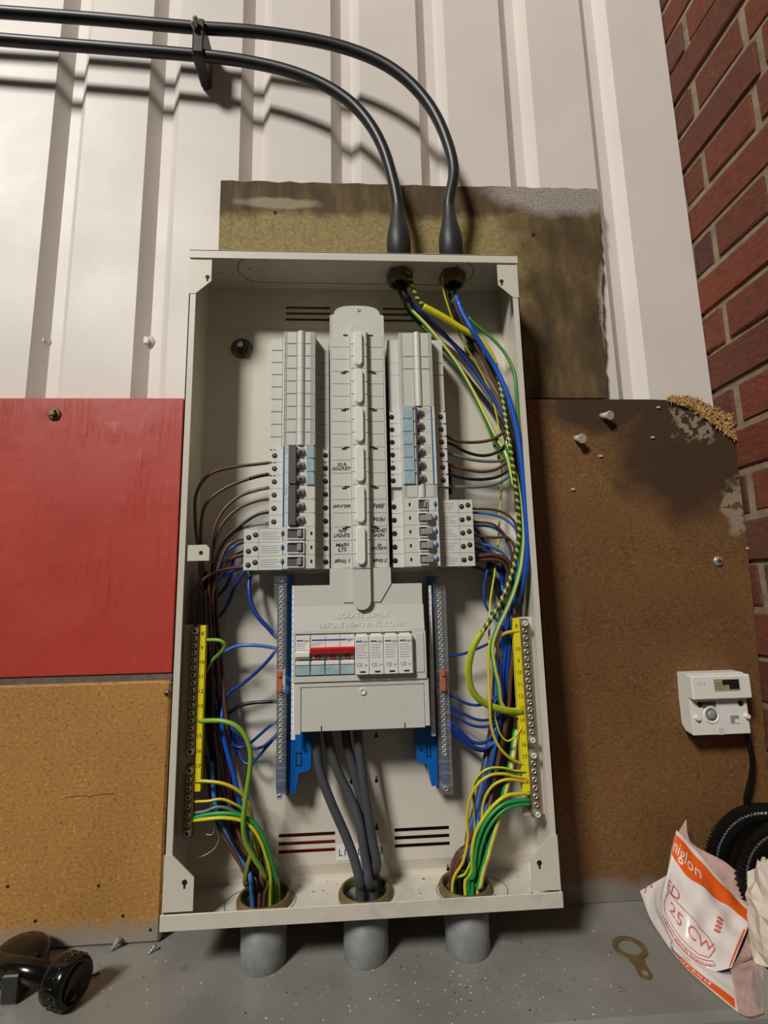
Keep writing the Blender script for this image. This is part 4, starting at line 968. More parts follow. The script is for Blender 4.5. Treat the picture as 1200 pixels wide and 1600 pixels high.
# ---------------------------------------------------------------- wiring
WIRES = []
def W(m, r, label, pts, g=None, cat='wire', name='insulated_wire', n=8, parent=None, sleeves=()):
    """queue one conductor; all are eased apart in depth before they are built, so that none runs through another"""
    P = spline([at(*p) if len(p) == 3 else Vector(p[:3]) for p in pts], 10)
    L = [0.0]
    for q0, q1 in zip(P, P[1:]): L.append(L[-1]+(q1-q0).length)
    k = max(6, int(L[-1]/.0036)); out = []; j = 0
    for i in range(k+1):
        s_ = L[-1]*i/k
        while j < len(P)-2 and L[j+1] < s_: j += 1
        out.append(P[j].lerp(P[j+1], (s_-L[j])/max(L[j+1]-L[j], 1e-9)))
    WIRES.append(dict(P=np.array([tuple(q) for q in out]), r=r/1000, m=m, label=label, g=g, cat=cat, name=name, n=n, parent=parent, sleeves=sleeves, step=L[-1]/k))
def ease_and_build():
    n_ = len(WIRES); cam_ = np.array(CAM)
    for w_ in WIRES:
        N = len(w_['P']); i = np.arange(N); w_['mask'] = np.clip(np.minimum(i, N-1-i)/4.0, 0, 1)[:, None]
        w_['D'] = np.zeros_like(w_['P']); v = w_['P']-cam_; w_['A'] = v/np.linalg.norm(v, axis=1)[:, None]
    for it in range(150):
        hits = 0; Q = [w_['P']+w_['D'] for w_ in WIRES]; F = [np.zeros_like(q) for q in Q]
        lo = [q.min(0)-w_['r']-.001 for q, w_ in zip(Q, WIRES)]; hi = [q.max(0)+w_['r']+.001 for q, w_ in zip(Q, WIRES)]
        for a in range(n_):
            for b in range(a+1, n_):
                if (lo[a] > hi[b]).any() or (lo[b] > hi[a]).any(): continue
                if WIRES[a]['parent'] is not None and WIRES[a]['parent'] is WIRES[b]['parent']: continue
                l_ = np.maximum(lo[a], lo[b]); h_ = np.minimum(hi[a], hi[b])
                ia = np.where(((Q[a] >= l_) & (Q[a] <= h_)).all(1))[0]; ib = np.where(((Q[b] >= l_) & (Q[b] <= h_)).all(1))[0]
                if not len(ia) or not len(ib): continue
                d = Q[a][ia][:, None]-Q[b][ib][None]; dist = np.sqrt((d*d).sum(2)); R_ = WIRES[a]['r']+WIRES[b]['r']+.0003
                x_, y_ = np.where(dist < R_)
                if not len(x_): continue
                hits += len(x_); dd = d[x_, y_]; di = np.maximum(dist[x_, y_], 1e-5)[:, None]; nn = dd/di; ax = WIRES[a]['A'][ia[x_]]
                sg = np.sign((nn*ax).sum(1).mean()) or 1.0; mv = nn*.5+ax*sg*1.0; mv /= np.linalg.norm(mv, axis=1)[:, None]
                f_ = mv*(R_-di)*.5
                for k_ in range(len(x_)):
                    if abs(f_[k_]).sum() > abs(F[a][ia[x_[k_]]]).sum(): F[a][ia[x_[k_]]] = f_[k_]
                    if abs(f_[k_]).sum() > abs(F[b][ib[y_[k_]]]).sum(): F[b][ib[y_[k_]]] = -f_[k_]
        if not hits: break
        for w_, f_ in zip(WIRES, F):
            D = w_['D']+f_*.8
            for _ in range(1 if it < 120 else 0): D[1:-1] = .5*D[1:-1]+.25*(D[:-2]+D[2:])
            D *= w_['mask']; q = w_['P']+D; inside = q[:, 2] > .002
            y = q[:, 1]; y = np.where(inside, np.clip(y, -.0815+w_['r'], -.0072-w_['r']), y); D[:, 1] = np.where(w_['mask'][:, 0] > 0, y-w_['P'][:, 1], D[:, 1]); x = np.clip(q[:, 0], -.2218+w_['r'], .2218-w_['r']); D[:, 0] = np.where(inside, x-w_['P'][:, 0], D[:, 0]); w_['D'] = D
    for w_ in WIRES:
        P = [tuple(q) for q in w_['P']+w_['D']]
        o = MB().tube(P, w_['r'], w_['n'], 0).build(w_['name'], M[w_['m']], w_['parent'], fix=False)
        if w_['parent'] is None: tag(o, w_['label'], w_['cat'], w_['g'])
        for m, s0, s1 in w_['sleeves']:
            i0, i1 = int(s0/w_['step']), int(s1/w_['step'])+1; MB().tube(P[i0:i1+1], w_['r']+.0003, 10, 0).build('sleeve', M[m], o, fix=False)
    return hits
def bush(i, dx=0, dy=0, z=-.035): x, y = PX[i]; return (x+dx, y+dy, z, 0)
_spots = {0: [], 1: [], 2: []}
def down(i, dx, dy, r=.0024):
    """the free spot in the bush nearest to the one asked for"""
    best = None
    for ring in range(0, 13):
        for k in range(1 if ring == 0 else 24):
            a = 2*math.pi*k/24; x, y = dx+ring*.002*math.cos(a), dy+ring*.002*math.sin(a)
            if x*x+y*y > (.0222-r)**2: continue
            if all((x-u)**2+(y-v)**2 > (r+q+.0003)**2 for u, v, q in _spots[i]): best = (x, y); break
        if best: break
    x, y = best or (dx, dy); _spots[i].append((x, y, r))
    return [(PX[i][0]+x, PX[i][1]+y, .016, 0), (PX[i][0]+x, PX[i][1]+y, -.035, 0)]
R15, R25, R4, R6, R10 = 1.55, 1.85, 2.25, 2.9, 3.7
g = 'brown wires from the three-pole breakers, red-board side'
lw = 'wire from terminal %s of the breakers on the red-board side'
W('brown', R4, 'brown '+lw % 'one', [(428, 722, 46), (405, 725, 46), (365, 730, 48), (328, 741, 52), (308, 768, 56), (305, 810, 58), (309, 850, 56), (315, 900, 52), (320, 980, 46), (330, 1100, 40)], g)
W('brown', R4, 'brown black-sleeved '+lw % 'two', [(428, 740, 46), (400, 745, 46), (350, 764, 48), (322, 788, 52), (314, 825, 55), (316, 870, 54), (322, 920, 48), (326, 1000, 42), (334, 1100, 36)], g, sleeves=(('blackw', .008, .030),))
W('brown', R4, 'brown grey-sleeved '+lw % 'three', [(428, 761, 46), (404, 765, 46), (372, 777, 46), (346, 802, 48), (333, 835, 50), (328, 880, 48), (326, 940, 44), (332, 1040, 36)], g, sleeves=(('grey', .008, .030),))
W('brown', R4, 'dark brown '+lw % 'four', [(428, 779, 46), (404, 782, 45), (372, 795, 44), (347, 820, 46), (335, 850, 47), (328, 900, 44), (328, 960, 40), (336, 1060, 32)], g)
W('blackw', R4, 'black '+lw % 'five', [(428, 799, 46), (405, 803, 44), (380, 818, 42), (352, 842, 44), (336, 875, 44), (330, 930, 40), (334, 1030, 32)], g)
W('brown', R4, 'dark '+lw % 'six', [(428, 818, 46), (404, 819, 44), (376, 826, 40), (352, 845, 38), (335, 880, 38), (328, 940, 36), (334, 1050, 28)], g, sleeves=(('grey', .008, .030),))
rl = 'wire at the %s residual breaker, red-board side'
W('brown', R25, 'brown '+rl % 'top', [(388, 843, 40), (372, 844, 42), (356, 853, 44), (345, 875, 46), (336, 905, 46), (330, 960, 42)])
W('bluel', R25, 'light blue '+rl % 'top', [(388, 846, 36), (374, 850, 36), (354, 862, 36), (342, 885, 36), (330, 910, 36), (326, 960, 34)])
W('brown', R25, 'brown '+rl % 'middle', [(388, 864, 40), (376, 867, 40), (360, 874, 38), (346, 890, 36), (334, 925, 34)])
W('blue', R4, 'dark blue '+rl % 'middle', [(388, 859, 32), (378, 863, 30), (366, 872, 28), (362, 890, 28), (356, 912, 26), (342, 930, 24), (326, 945, 22)])
W('blue', R4, 'arched dark blue wire behind the middle residual breaker, red-board side', [(390, 866, 26), (372, 869, 30), (356, 876, 32), (340, 893, 34), (328, 915, 36), (320, 950, 38), (322, 1000, 38)])
W('brown', R4, 'brown '+rl % 'lowest', [(388, 886, 46), (370, 887, 47), (345, 892, 50), (320, 904, 54), (306, 922, 56), (302, 950, 56), (308, 990, 50), (318, 1060, 44)])
W('blue', 2.9, 'thick blue wire looping behind the lowest residual breaker into the shade', [(388, 880, 30), (366, 891, 32), (342, 903, 36), (327, 920, 40), (321, 950, 42), (324, 985, 42), (332, 1060, 38), (338, 1110, 34)])
W('blue', R4, 'dark blue wire sloping from the lowest residual breaker, red-board side', [(390, 886, 28), (380, 896, 28), (368, 915, 26), (358, 940, 24), (346, 960, 22), (330, 970, 22)])
W('blue', R6, 'blue wire dropping from yellow stub to upper neutral bar, red-board side', [(393, 892, 24), (390, 903, 30), (389, 920, 36), (393, 945, 40), (405, 966, 42), (420, 982, 42), (433, 997, 42)])
W('gyy', 2.4, 'short bent yellow earth stub under the lowest residual breaker', [(386, 893, 22), (392, 895, 30), (398, 896.5, 34), (404, 894, 28), (406, 890, 20)])
W('bluel', R4, 'light blue wire arching to the upper neutral bar, red-board side', [(433, 1013, 42), (415, 1010, 42), (392, 1008, 42), (368, 1010, 40), (350, 1019, 38), (336, 1036, 34), (328, 1070, 30)])
W('blue', R4, 'blue wire slanting up to the upper neutral bar, red-board side', [(433, 1014, 42), (422, 1028, 42), (405, 1046, 42), (378, 1069, 40), (358, 1082, 38), (351, 1094, 36), (350, 1115, 32), (362, 1150, 28), (372, 1180, 26)])
W('blackw', R4, 'single black wire into the lower neutral bar, red-board side', [(433, 1096, 42), (410, 1097, 42), (390, 1099, 40), (372, 1104, 38), (358, 1114, 32), (345, 1126, 26)])
W('blue', R25, 'blue wire hooking up to the lower neutral bar, first of three', [(433, 1128, 42), (422, 1134, 42), (405, 1149, 40), (388, 1163, 38), (375, 1167, 36), (363, 1158, 34), (356, 1140, 32), (350, 1115, 28)])
W('blue', R25, 'blue wire hooking up to the lower neutral bar, second of three', [(433, 1146, 42), (424, 1156, 42), (410, 1167, 40), (395, 1169, 38), (382, 1160, 36), (370, 1146, 34), (358, 1134, 32), (346, 1112, 28)])
W('blue', R25, 'blue wire hooking up to the lower neutral bar, lowest of three', [(433, 1150, 40), (420, 1163, 40), (402, 1184, 38), (391, 1194, 38), (380, 1191, 36), (373, 1178, 34), (368, 1156, 32), (355, 1128, 28), (350, 1100, 26)])
W('gyl', R4, 'green and yellow wire doubling back at the top of the shaded earth bar', [(314, 1000, 56), (326, 1000, 58), (344, 1001, 62), (352, 1007, 60), (346, 1018, 56), (332, 1032, 50), (322, 1050, 44)])
W('gyl', R6, 'lime green earth wire sweeping from the shaded earth bar down to the conduit', [(311, 1127, 58), (326, 1126, 62), (350, 1127, 66), (370, 1135, 68), (384, 1152, 68), (391, 1175, 68), (390, 1205, 68), (384, 1245, 68), (380, 1285, 68), (384, 1315, 66), (396, 1338, 64), (410, 1360, 58)]+down(0, .006, -.004))
W('gyo', R4, 'orange yellow earth wire from the lower section of the shaded bar', [(303, 1221, 58), (322, 1221, 62), (350, 1225, 64), (372, 1236, 62), (386, 1252, 58), (394, 1275, 54), (394, 1300, 52), (394, 1325, 54), (388, 1350, 58), (384, 1380, 56)]+down(0, -.016, .004))
W('gyo', R25, 'pale yellow earth wire, second down on the lower shaded bar', [(303, 1253, 58), (325, 1252, 62), (346, 1249, 62), (365, 1256, 60), (382, 1268, 54), (394, 1295, 48), (402, 1335, 48)]+down(0, -.004, .002))
W('grey', R25, 'grey looking earth wire arching off the lower shaded bar', [(303, 1270, 58), (320, 1268, 60), (340, 1261, 60), (358, 1264, 58), (376, 1275, 52), (392, 1305, 46), (404, 1345, 46)]+down(0, -.001, .006))
W('gyg', R4, 'green striped earth wire, upper of the lowest pair on the shaded bar', [(303, 1278, 60), (322, 1274, 64), (346, 1271, 66), (372, 1273, 66), (394, 1284, 64), (410, 1305, 62), (420, 1335, 60), (427, 1365, 56)]+down(0, .012, -.006))
W('gy1', R4, 'yellow striped earth wire, lower of the lowest pair on the shaded bar', [(303, 1282, 60), (325, 1279, 66), (350, 1278, 68), (375, 1282, 68), (392, 1292, 66), (406, 1312, 64), (416, 1340, 60), (422, 1368, 56)]+down(0, .008, -.010))
W('gyo', R25, 'golden earth wire entering at the far lip of the first bush', [(398, 1300, 50), (410, 1320, 48), (422, 1345, 48), (432, 1370, 50)]+down(0, .017, -.002))
W('string', .45, 'loose curled bare wire end hanging below the shaded earth bar', [(320, 1258, 56), (326, 1256, 58), (332, 1264, 56), (333, 1282, 54), (334, 1300, 52), (330, 1305, 52), (322, 1303, 52)], None, 'wire', 'bare_wire')
W('string', .5, 'long bare wire curling to the enclosure floor below the shaded earth bar', [(334, 1280, 52), (338, 1295, 50), (342, 1310, 46), (336, 1325, 46), (322, 1335, 46), (310, 1340, 48)], None, 'wire', 'bare_wire')
W('string', .4, 'hair-thin bare strand hanging above the shaded earth bar', [(384, 895, 26), (370, 915, 22), (362, 940, 20), (356, 965, 18), (354, 985, 18), (348, 1000, 20)], None, 'wire', 'bare_wire')
# bundle down the shaded side to the first bush
def bundle(i, rows, lab, grp):
    ordn = ['first', 'second', 'third', 'fourth', 'fifth', 'sixth', 'seventh', 'eighth', 'ninth', 'tenth', 'eleventh', 'twelfth']
    rk = sorted(range(len(rows)), key=lambda k: rows[k][2][2][0], reverse=(i == 2))
    for k, (m, r, pts, dx, dy) in enumerate(rows): W(m, r, lab % (m0[m], ordn[rk.index(k)]), pts+down(i, dx, dy), grp % m0[m])
m0 = {'brown': 'brown', 'blue': 'dark blue', 'bluel': 'light blue', 'blackw': 'black', 'blueb': 'bright blue', 'grey': 'grey'}
rows = []
rnd = random.Random(4)
spec = [('blackw', R6, 316, 324, 338, 30), ('brown', R6, 322, 330, 352, 22), ('blackw', R4, 326, 336, 350, 14), ('brown', R6, 330, 342, 360, 34), ('blackw', R4, 322, 334, 346, 44), ('brown', R6, 334, 350, 370, 22), ('blackw', R4, 320, 328, 342, 14), ('brown', R4, 326, 345, 366, 12), ('brown', R4, 338, 353, 376, 30)]
for k, (m, r, xa, xb, xc, d) in enumerate(spec):
    rows.append((m, r, [(xa, 890+k*3, d), (xa+1, 960, d), (xb-5, 1060, d+1), (xb, 1130, d+2), (xb+9, 1200, d+4), (xc, 1265, d+8), (xc+24, 1325, d+14), (400+k*2.5, 1375, 44+(k % 3)*6)], -.014+.0032*k, .010-.005*(k % 4)))
bundle(0, rows, '%s insulated wire, %s from the side panel in the dense red-board side bundle', '%s wires bundled down the red-board side')
W('blueb', R6, 'blue wire running down the light edge of the bundle, red-board side', [(338, 1040, 30), (346, 1110, 34), (352, 1160, 38), (366, 1215, 42), (374, 1250, 44), (384, 1300, 44), (398, 1350, 46)]+down(0, .001, .010))
W('bluel', R6, 'lighter blue wire crossing low in front of the brown bundle', [(330, 1190, 40), (334, 1240, 46), (342, 1275, 50), (358, 1305, 52), (378, 1335, 52), (396, 1365, 52)]+down(0, -.006, -.002))
W('brown', R4, 'lone dark brown wire crossing the bare floor corner to the first bush', [(322, 1180, 30), (328, 1230, 36), (336, 1275, 42), (352, 1310, 46), (372, 1345, 50), (386, 1375, 52)]+down(0, -.015, -.004))

# ---- grey tails to the main switch
tg_ = 'thick dark grey tails'
W('tail', 5.6, 'thick dark grey tail bowing furthest toward the red-board side', [(492, 1120, 40), (494, 1160, 42), (500, 1205, 44), (518, 1255, 46), (540, 1305, 48), (556, 1345, 50), (566, 1380, 50)]+down(1, -.004, -.006, .0060), tg_, 'cable', 'power_cable', 12)
W('tail', 5.6, 'thick dark grey tail, second from the blue holder on the red-board side', [(510, 1118, 34), (514, 1160, 36), (528, 1205, 38), (550, 1250, 40), (564, 1290, 44), (572, 1340, 46), (578, 1380, 48)]+down(1, .005, -.002, .0060), tg_, 'cable', 'power_cable', 12)
W('tail', 5.6, 'thick dark grey tail, third along, running behind the fourth', [(538, 1118, 34), (542, 1160, 34), (552, 1200, 34), (564, 1250, 36), (573, 1300, 38), (582, 1350, 42)]+down(1, .012, .006, .0060), tg_, 'cable', 'power_cable', 12)
W('tail', 5.8, 'thick dark grey tail hanging straightest, nearest the brick-wall side', [(558, 1118, 42), (560, 1160, 44), (566, 1210, 46), (573, 1260, 48), (580, 1310, 50), (587, 1355, 50)]+down(1, .011, -.008, .0060), tg_, 'cable', 'power_cable', 12)

# ---- incoming cores from the two glands
EC = thing('earth_cable', 'thick yellow earth conductor with spiral striped sleeving, looping back to the brass bar', 'cable', at(736, 1075, 68))
x, y = GX[0]
W('blackw', 6.5, 'black inner sheath hanging from the gland nearer the centre', [(x, y, HB-.004, 0), (x+.001, y, HB-.020, 0), (632, 462, 46), (638, 472, 44)], None, 'cable', 'cable_sheath', 12)
W('gyt', 3.1, 'spiral striped earth sleeve leaving the gland nearer the centre', [(637, 425, 58), (645, 448, 56), (652, 466, 54), (664, 480, 54)], None, 'cable', 'spiral_sleeve', 10, EC)
W('gyy', 4.6, 'thick bright yellow earth conductor crossing to the brick-wall side', [(662, 479, 54), (690, 494, 54), (720, 513, 52), (748, 530, 50), (765, 552, 48), (774, 572, 46)], None, 'cable', 'yellow_section', 10, EC)
W('gyt', 3.0, 'long spiral striped earth conductor winding down the brick-wall side', [(774, 570, 46), (782, 605, 48), (788, 640, 52), (793, 680, 56), (800, 720, 60), (806, 760, 62), (811, 800, 62), (812, 835, 62), (806, 872, 62), (796, 908, 64), (780, 945, 66), (764, 972, 66), (750, 992, 66)], None, 'cable', 'spiral_sleeve', 10, EC)
W('gyy', 4.3, 'thick yellow earth conductor looping out and back to the brass bar', [(753, 987, 66), (744, 1002, 67), (736, 1022, 68), (732, 1048, 68), (736, 1075, 68), (748, 1092, 67), (770, 1105, 64), (795, 1111, 60), (816, 1112, 58)], None, 'cable', 'yellow_section', 10, EC)
W('gyg', R6, 'green striped core from the gland nearer the centre', [(634, 468, 44), (642, 482, 42), (662, 504, 38), (686, 532, 34), (712, 566, 32), (738, 610, 32), (758, 650, 36), (776, 686, 42), (790, 710, 48), (802, 760, 52)])
W('gy3', R25, 'thin yellow edged core below the green striped core', [(660, 508, 34), (690, 538, 30), (716, 574, 28), (740, 618, 28), (757, 655, 30), (770, 690, 34), (781, 720, 40)])
W('blue', R6, 'blue core from the gland nearer the centre', [(638, 468, 44), (650, 482, 40), (680, 508, 32), (712, 542, 26), (740, 578, 24), (766, 615, 28), (786, 648, 34), (800, 690, 40), (810, 750, 46), (812, 820, 48)])
W('brown', R6, 'brown core from the gland nearer the centre, behind the blue', [(636, 470, 38), (650, 488, 32), (684, 516, 22), (720, 548, 18), (752, 585, 18), (775, 620, 24), (792, 660, 32), (803, 720, 38), (808, 800, 42)])
W('blackw', R6, 'black core from the gland nearer the centre, lowest of its bunch', [(632, 472, 40), (640, 488, 34), (664, 515, 26), (700, 552, 20), (735, 596, 16), (762, 630, 18), (784, 665, 24), (797, 710, 30)])
x, y = GX[1]
W('blackw', 6.0, 'black inner sheath hanging from the gland nearer the brick wall', [(x, y, HB-.004, 0), (x, y, HB-.018, 0), (707, 460, 48), (710, 470, 46)], None, 'cable', 'cable_sheath', 12)
W('gy2', 1.3, 'very thin striped earth beside the sheath nearer the brick wall', [(691, 432, 58), (692, 450, 56), (700, 478, 52), (710, 506, 46), (724, 535, 40), (745, 570, 30), (765, 610, 26), (776, 650, 26), (782, 690, 26), (784, 740, 26), (781, 800, 26), (778, 850, 30), (772, 900, 36), (766, 940, 44), (764, 1000, 60)])
W('blackw', R6, 'black core curving down from the gland nearer the brick wall', [(706, 466, 46), (709, 482, 46), (720, 508, 44), (738, 535, 44), (762, 566, 44), (782, 600, 46), (798, 650, 50), (808, 700, 52), (812, 770, 52)])
W('brown', R6, 'brown core curving down from the gland nearer the brick wall', [(709, 466, 50), (714, 482, 50), (728, 510, 48), (745, 540, 46), (765, 580, 44), (782, 615, 46), (794, 660, 50), (803, 710, 52)])
W('blueb', R10, 'thick bright blue core running the full height by the brick-wall side', [(712, 462, 50), (718, 482, 52), (732, 508, 54), (752, 540, 56), (774, 575, 58), (794, 620, 62), (806, 665, 64), (815, 720, 66), (821, 780, 66), (825, 840, 66), (822, 885, 64), (813, 925, 60), (803, 965, 56), (796, 1000, 52), (790, 1060, 46), (786, 1120, 42), (774, 1190, 40), (762, 1250, 42), (748, 1310, 46), (736, 1365, 50)]+down(2, .004, .002, .0038))
W('green', R4, 'plain green looking earth curving wide beside the side panel', [(732, 496, 46), (744, 508, 46), (768, 528, 48), (790, 553, 52), (804, 580, 56), (809, 606, 58), (811, 640, 58), (812, 690, 58), (816, 760, 56), (820, 830, 54), (822, 870, 52), (818, 910, 50), (808, 945, 50)])
W('gyg', R6, 'green and yellow cable edging the bright blue core', [(790, 690, 56), (804, 735, 60), (813, 790, 62), (817, 840, 64), (814, 880, 66), (804, 920, 68), (790, 955, 68), (776, 985, 68), (769, 1010, 68), (772, 1040, 68), (779, 1070, 66), (784, 1100, 62), (800, 1116, 58), (818, 1119, 58)])
# ---- breaker tails on the brick-wall side
g = 'six breaker wires on the brick-wall side'
for m, r, nm, pts in (
    ('brown', R4, 'brown wire in the uppermost terminal', [(690, 676, 46), (702, 684, 44), (720, 690, 42), (745, 691, 42), (768, 687, 44), (785, 677, 46), (798, 668, 46)]),
    ('blackw', R4, 'black wire in the second terminal', [(690, 690, 46), (706, 694, 44), (728, 706, 42), (752, 712, 42), (772, 709, 44), (788, 698, 46), (800, 684, 46)]),
    ('grey', R4, 'grey wire in the third terminal', [(690, 706, 46), (706, 710, 44), (735, 718, 42), (765, 721, 42), (785, 719, 44), (800, 706, 46)]),
    ('brown', R4, 'orange brown wire in the fourth terminal', [(690, 722, 46), (704, 727, 44), (730, 734, 42), (752, 737, 42), (775, 733, 44), (790, 722, 46), (800, 706, 46)]),
    ('blackw', R4, 'black wire in the fifth terminal', [(690, 738, 46), (704, 742, 44), (730, 748, 42), (755, 749, 42), (780, 744, 44), (795, 732, 46), (804, 716, 46)]),
    ('grey', R4, 'grey wire in the lowest terminal', [(690, 756, 46), (704, 760, 44), (730, 761, 42), (755, 760, 42), (780, 754, 44), (796, 742, 46), (806, 726, 46)])):
    W(m, r, nm+' of the tinted-window breakers, brick-wall side', pts, g)
W('blackw', 2.2, 'black tape strip on the enclosure back behind the breaker wires', [(703, 732, 8), (703, 750, 8), (704, 772, 8)], None, 'tape', 'tape_strip')
q0, q1 = at(705, 735, 6.3), at(786, 781, 6.3)
cl_ = MB().box(q0.x, q1.x, -.0066, -.0061, q1.z, q0.z).build('clear_wallet', M['clear']); tag(cl_, 'clear plastic sticker stuck on the enclosure back behind the breaker wires', 'sticker')
g = 'residual breaker wires on the brick-wall side'
for m, r, nm, pts in (
    ('brown', R25, 'brown wire at the residual breaker marked FIRE', [(732, 795, 42), (745, 795, 44), (775, 797, 46), (795, 806, 48), (806, 820, 50), (810, 845, 48), (811, 880, 44), (806, 920, 40)]),
    ('bluel', R25, 'light blue wire at the residual breaker marked FIRE', [(732, 801, 38), (745, 801, 40), (770, 804, 44), (792, 813, 46), (806, 828, 48), (810, 855, 46), (808, 890, 42), (800, 930, 38)]),
    ('brown', R25, 'brown wire at the residual breaker marked W/H', [(734, 815, 42), (748, 816, 42), (770, 819, 42), (786, 832, 42), (796, 850, 42), (801, 880, 40), (800, 910, 36)]),
    ('bluel', R25, 'light blue wire at the residual breaker marked W/H', [(734, 821, 38), (748, 821, 38), (770, 824, 38), (786, 836, 38), (796, 855, 38), (800, 880, 36), (798, 915, 32)]),
    ('brown', R25, 'brown wire at the residual breaker marked HAND W/H', [(734, 835, 42), (750, 838, 42), (772, 840, 42), (792, 840, 42), (802, 852, 42), (802, 868, 42), (804, 885, 40), (798, 930, 36)]),
    ('bluel', R25, 'light blue wire at the residual breaker marked HAND W/H', [(734, 848, 34), (752, 850, 36), (772, 856, 36), (788, 866, 36), (798, 882, 34), (800, 910, 30)]),
    ('blue', R4, 'dark blue wire diving steeply from behind the W/H breaker', [(738, 820, 28), (746, 830, 26), (758, 848, 24), (770, 868, 22), (784, 892, 22), (792, 930, 22)]),
    ('blue', R6, 'thick dark blue wire at the residual breaker marked 3X SOCKETS', [(734, 852, 34), (750, 860, 34), (768, 864, 32), (784, 878, 30), (790, 905, 28), (794, 950, 28)]),
    ('brown', R6, 'dark brown wire at the residual breaker marked 3X SOCKETS', [(734, 860, 40), (750, 866, 40), (772, 872, 40), (792, 880, 40), (802, 895, 38), (800, 940, 34)]),
    ('brown', R6, 'upper dark brown wire at the residual breaker marked RING 2', [(734, 868, 46), (748, 869, 46), (770, 867, 46), (788, 872, 46), (798, 884, 44), (796, 915, 40), (790, 945, 36)]),
    ('brown', R6, 'lower dark brown wire at the residual breaker marked RING 2', [(736, 876, 44), (750, 875, 44), (768, 874, 44), (785, 878, 42), (794, 892, 40), (792, 920, 36), (786, 950, 32)]),
    ('blue', R4, 'blue wire looping low from the residual breaker marked RING 2', [(736, 884, 36), (752, 889, 34), (766, 898, 30), (780, 912, 26), (790, 940, 24)]),
    ('blackw', R4, 'black wire slanting down from behind the RING 2 breaker', [(764, 880, 34), (770, 900, 34), (775, 920, 34), (784, 942, 34), (792, 965, 34)]),
    ('blue', R6, 'dark blue wire curving in a low arc under the residual breakers', [(764, 880, 26), (776, 886, 28), (786, 902, 28), (788, 925, 28), (790, 950, 28)])):
    W(m, r, nm, pts, g)
W('blue', R25, 'dark blue wire hanging in a long bow beside the yellow earth', [(764, 874, 30), (761, 890, 32), (756, 920, 36), (757, 940, 38), (764, 955, 40), (776, 968, 40), (787, 985, 38), (790, 1010, 34)])
W('blue', R25, 'single blue wire into the upper neutral bar, brick-wall side', [(694, 1026, 42), (706, 1024, 42), (722, 1022, 42), (745, 1014, 42), (766, 1004, 40), (784, 990, 38), (792, 975, 34)])
for k, (pts, nm) in enumerate(((
    [(696, 1084, 42), (708, 1088, 42), (726, 1098, 42), (744, 1102, 42), (762, 1098, 40), (776, 1086, 38), (786, 1068, 36)], 'highest'), (
    [(697, 1101, 42), (709, 1105, 42), (726, 1116, 42), (744, 1124, 42), (762, 1125, 40), (778, 1118, 38), (788, 1100, 36)], 'second'), (
    [(697, 1112, 42), (709, 1116, 42), (726, 1128, 42), (744, 1135, 42), (762, 1135, 40), (776, 1130, 38), (788, 1112, 36)], 'third'), (
    [(698, 1126, 42), (710, 1132, 42), (722, 1146, 40), (738, 1160, 40), (756, 1161, 40), (768, 1150, 38), (778, 1132, 36)], 'fourth'), (
    [(698, 1132, 42), (712, 1142, 40), (728, 1156, 40), (744, 1168, 40), (758, 1170, 38), (772, 1160, 36), (784, 1140, 34)], 'fifth'), (
    [(698, 1138, 42), (714, 1150, 40), (730, 1162, 38), (746, 1171, 38), (762, 1171, 36), (776, 1158, 34), (786, 1135, 32)], 'lowest'))):
    W('blue', R25 if k < 3 else R4, 'blue looped wire, %s into the lower neutral bar, brick-wall side' % nm, pts, 'blue loops into the lower neutral bar')
W('gyo', R25, 'upright thin yellow earth wire standing clear of the back plate', [(765, 1000, 60), (763, 1040, 62), (764, 1075, 64), (765, 1110, 66), (768, 1138, 66), (778, 1164, 66), (795, 1183, 64), (812, 1192, 60), (824, 1195, 58)])
W('gyo', R4, 'hooked golden earth wire at the top of the brass bar', [(816, 986, 58), (800, 987, 60), (784, 992, 62), (775, 1002, 62), (778, 1014, 58), (784, 1026, 50), (789, 1040, 40), (792, 1058, 30)])
W('gy4', 1.3, 'thin drooping earth loop below the thick yellow conductor', [(770, 1108, 60), (775, 1128, 62), (782, 1148, 64), (792, 1158, 64), (804, 1152, 62), (814, 1138, 60), (819, 1128, 58)])
lower = 'earth wire arching off the lower brass bar, %s of its fan'
W('gy5', R25, 'yellow '+lower % 'highest', [(826, 1206, 58), (806, 1205, 62), (782, 1200, 66), (762, 1202, 66), (747, 1214, 64), (740, 1232, 62), (742, 1260, 58), (744, 1290, 54), (738, 1325, 54), (726, 1365, 52)]+down(2, -.012, -.004), 'fan of earth wires on the lower brass bar')
W('gyo', R25, 'yellow '+lower % 'second', [(826, 1216, 58), (808, 1214, 62), (786, 1209, 66), (764, 1212, 68), (746, 1226, 66), (734, 1248, 64), (730, 1280, 60), (731, 1310, 58), (724, 1345, 56)]+down(2, -.016, -.008), 'fan of earth wires on the lower brass bar')
W('gyo', R25, 'thin '+lower % 'third', [(826, 1224, 58), (810, 1219, 62), (790, 1218, 64), (772, 1226, 62), (760, 1242, 58), (754, 1268, 52), (746, 1310, 48), (736, 1355, 48)]+down(2, -.008, .006), 'fan of earth wires on the lower brass bar')
W('gy1', R4, 'bright yellow edged '+lower % 'fourth', [(828, 1240, 60), (812, 1240, 64), (790, 1244, 68), (772, 1258, 68), (756, 1278, 66), (744, 1300, 64), (738, 1330, 60), (738, 1365, 56)]+down(2, .000, -.010), 'fan of earth wires on the lower brass bar')
W('gyg', R4, 'green '+lower % 'fifth', [(828, 1250, 60), (812, 1251, 64), (790, 1255, 68), (772, 1268, 68), (758, 1286, 68), (748, 1310, 66), (742, 1340, 62), (740, 1370, 58)]+down(2, .003, -.006), 'fan of earth wires on the lower brass bar')
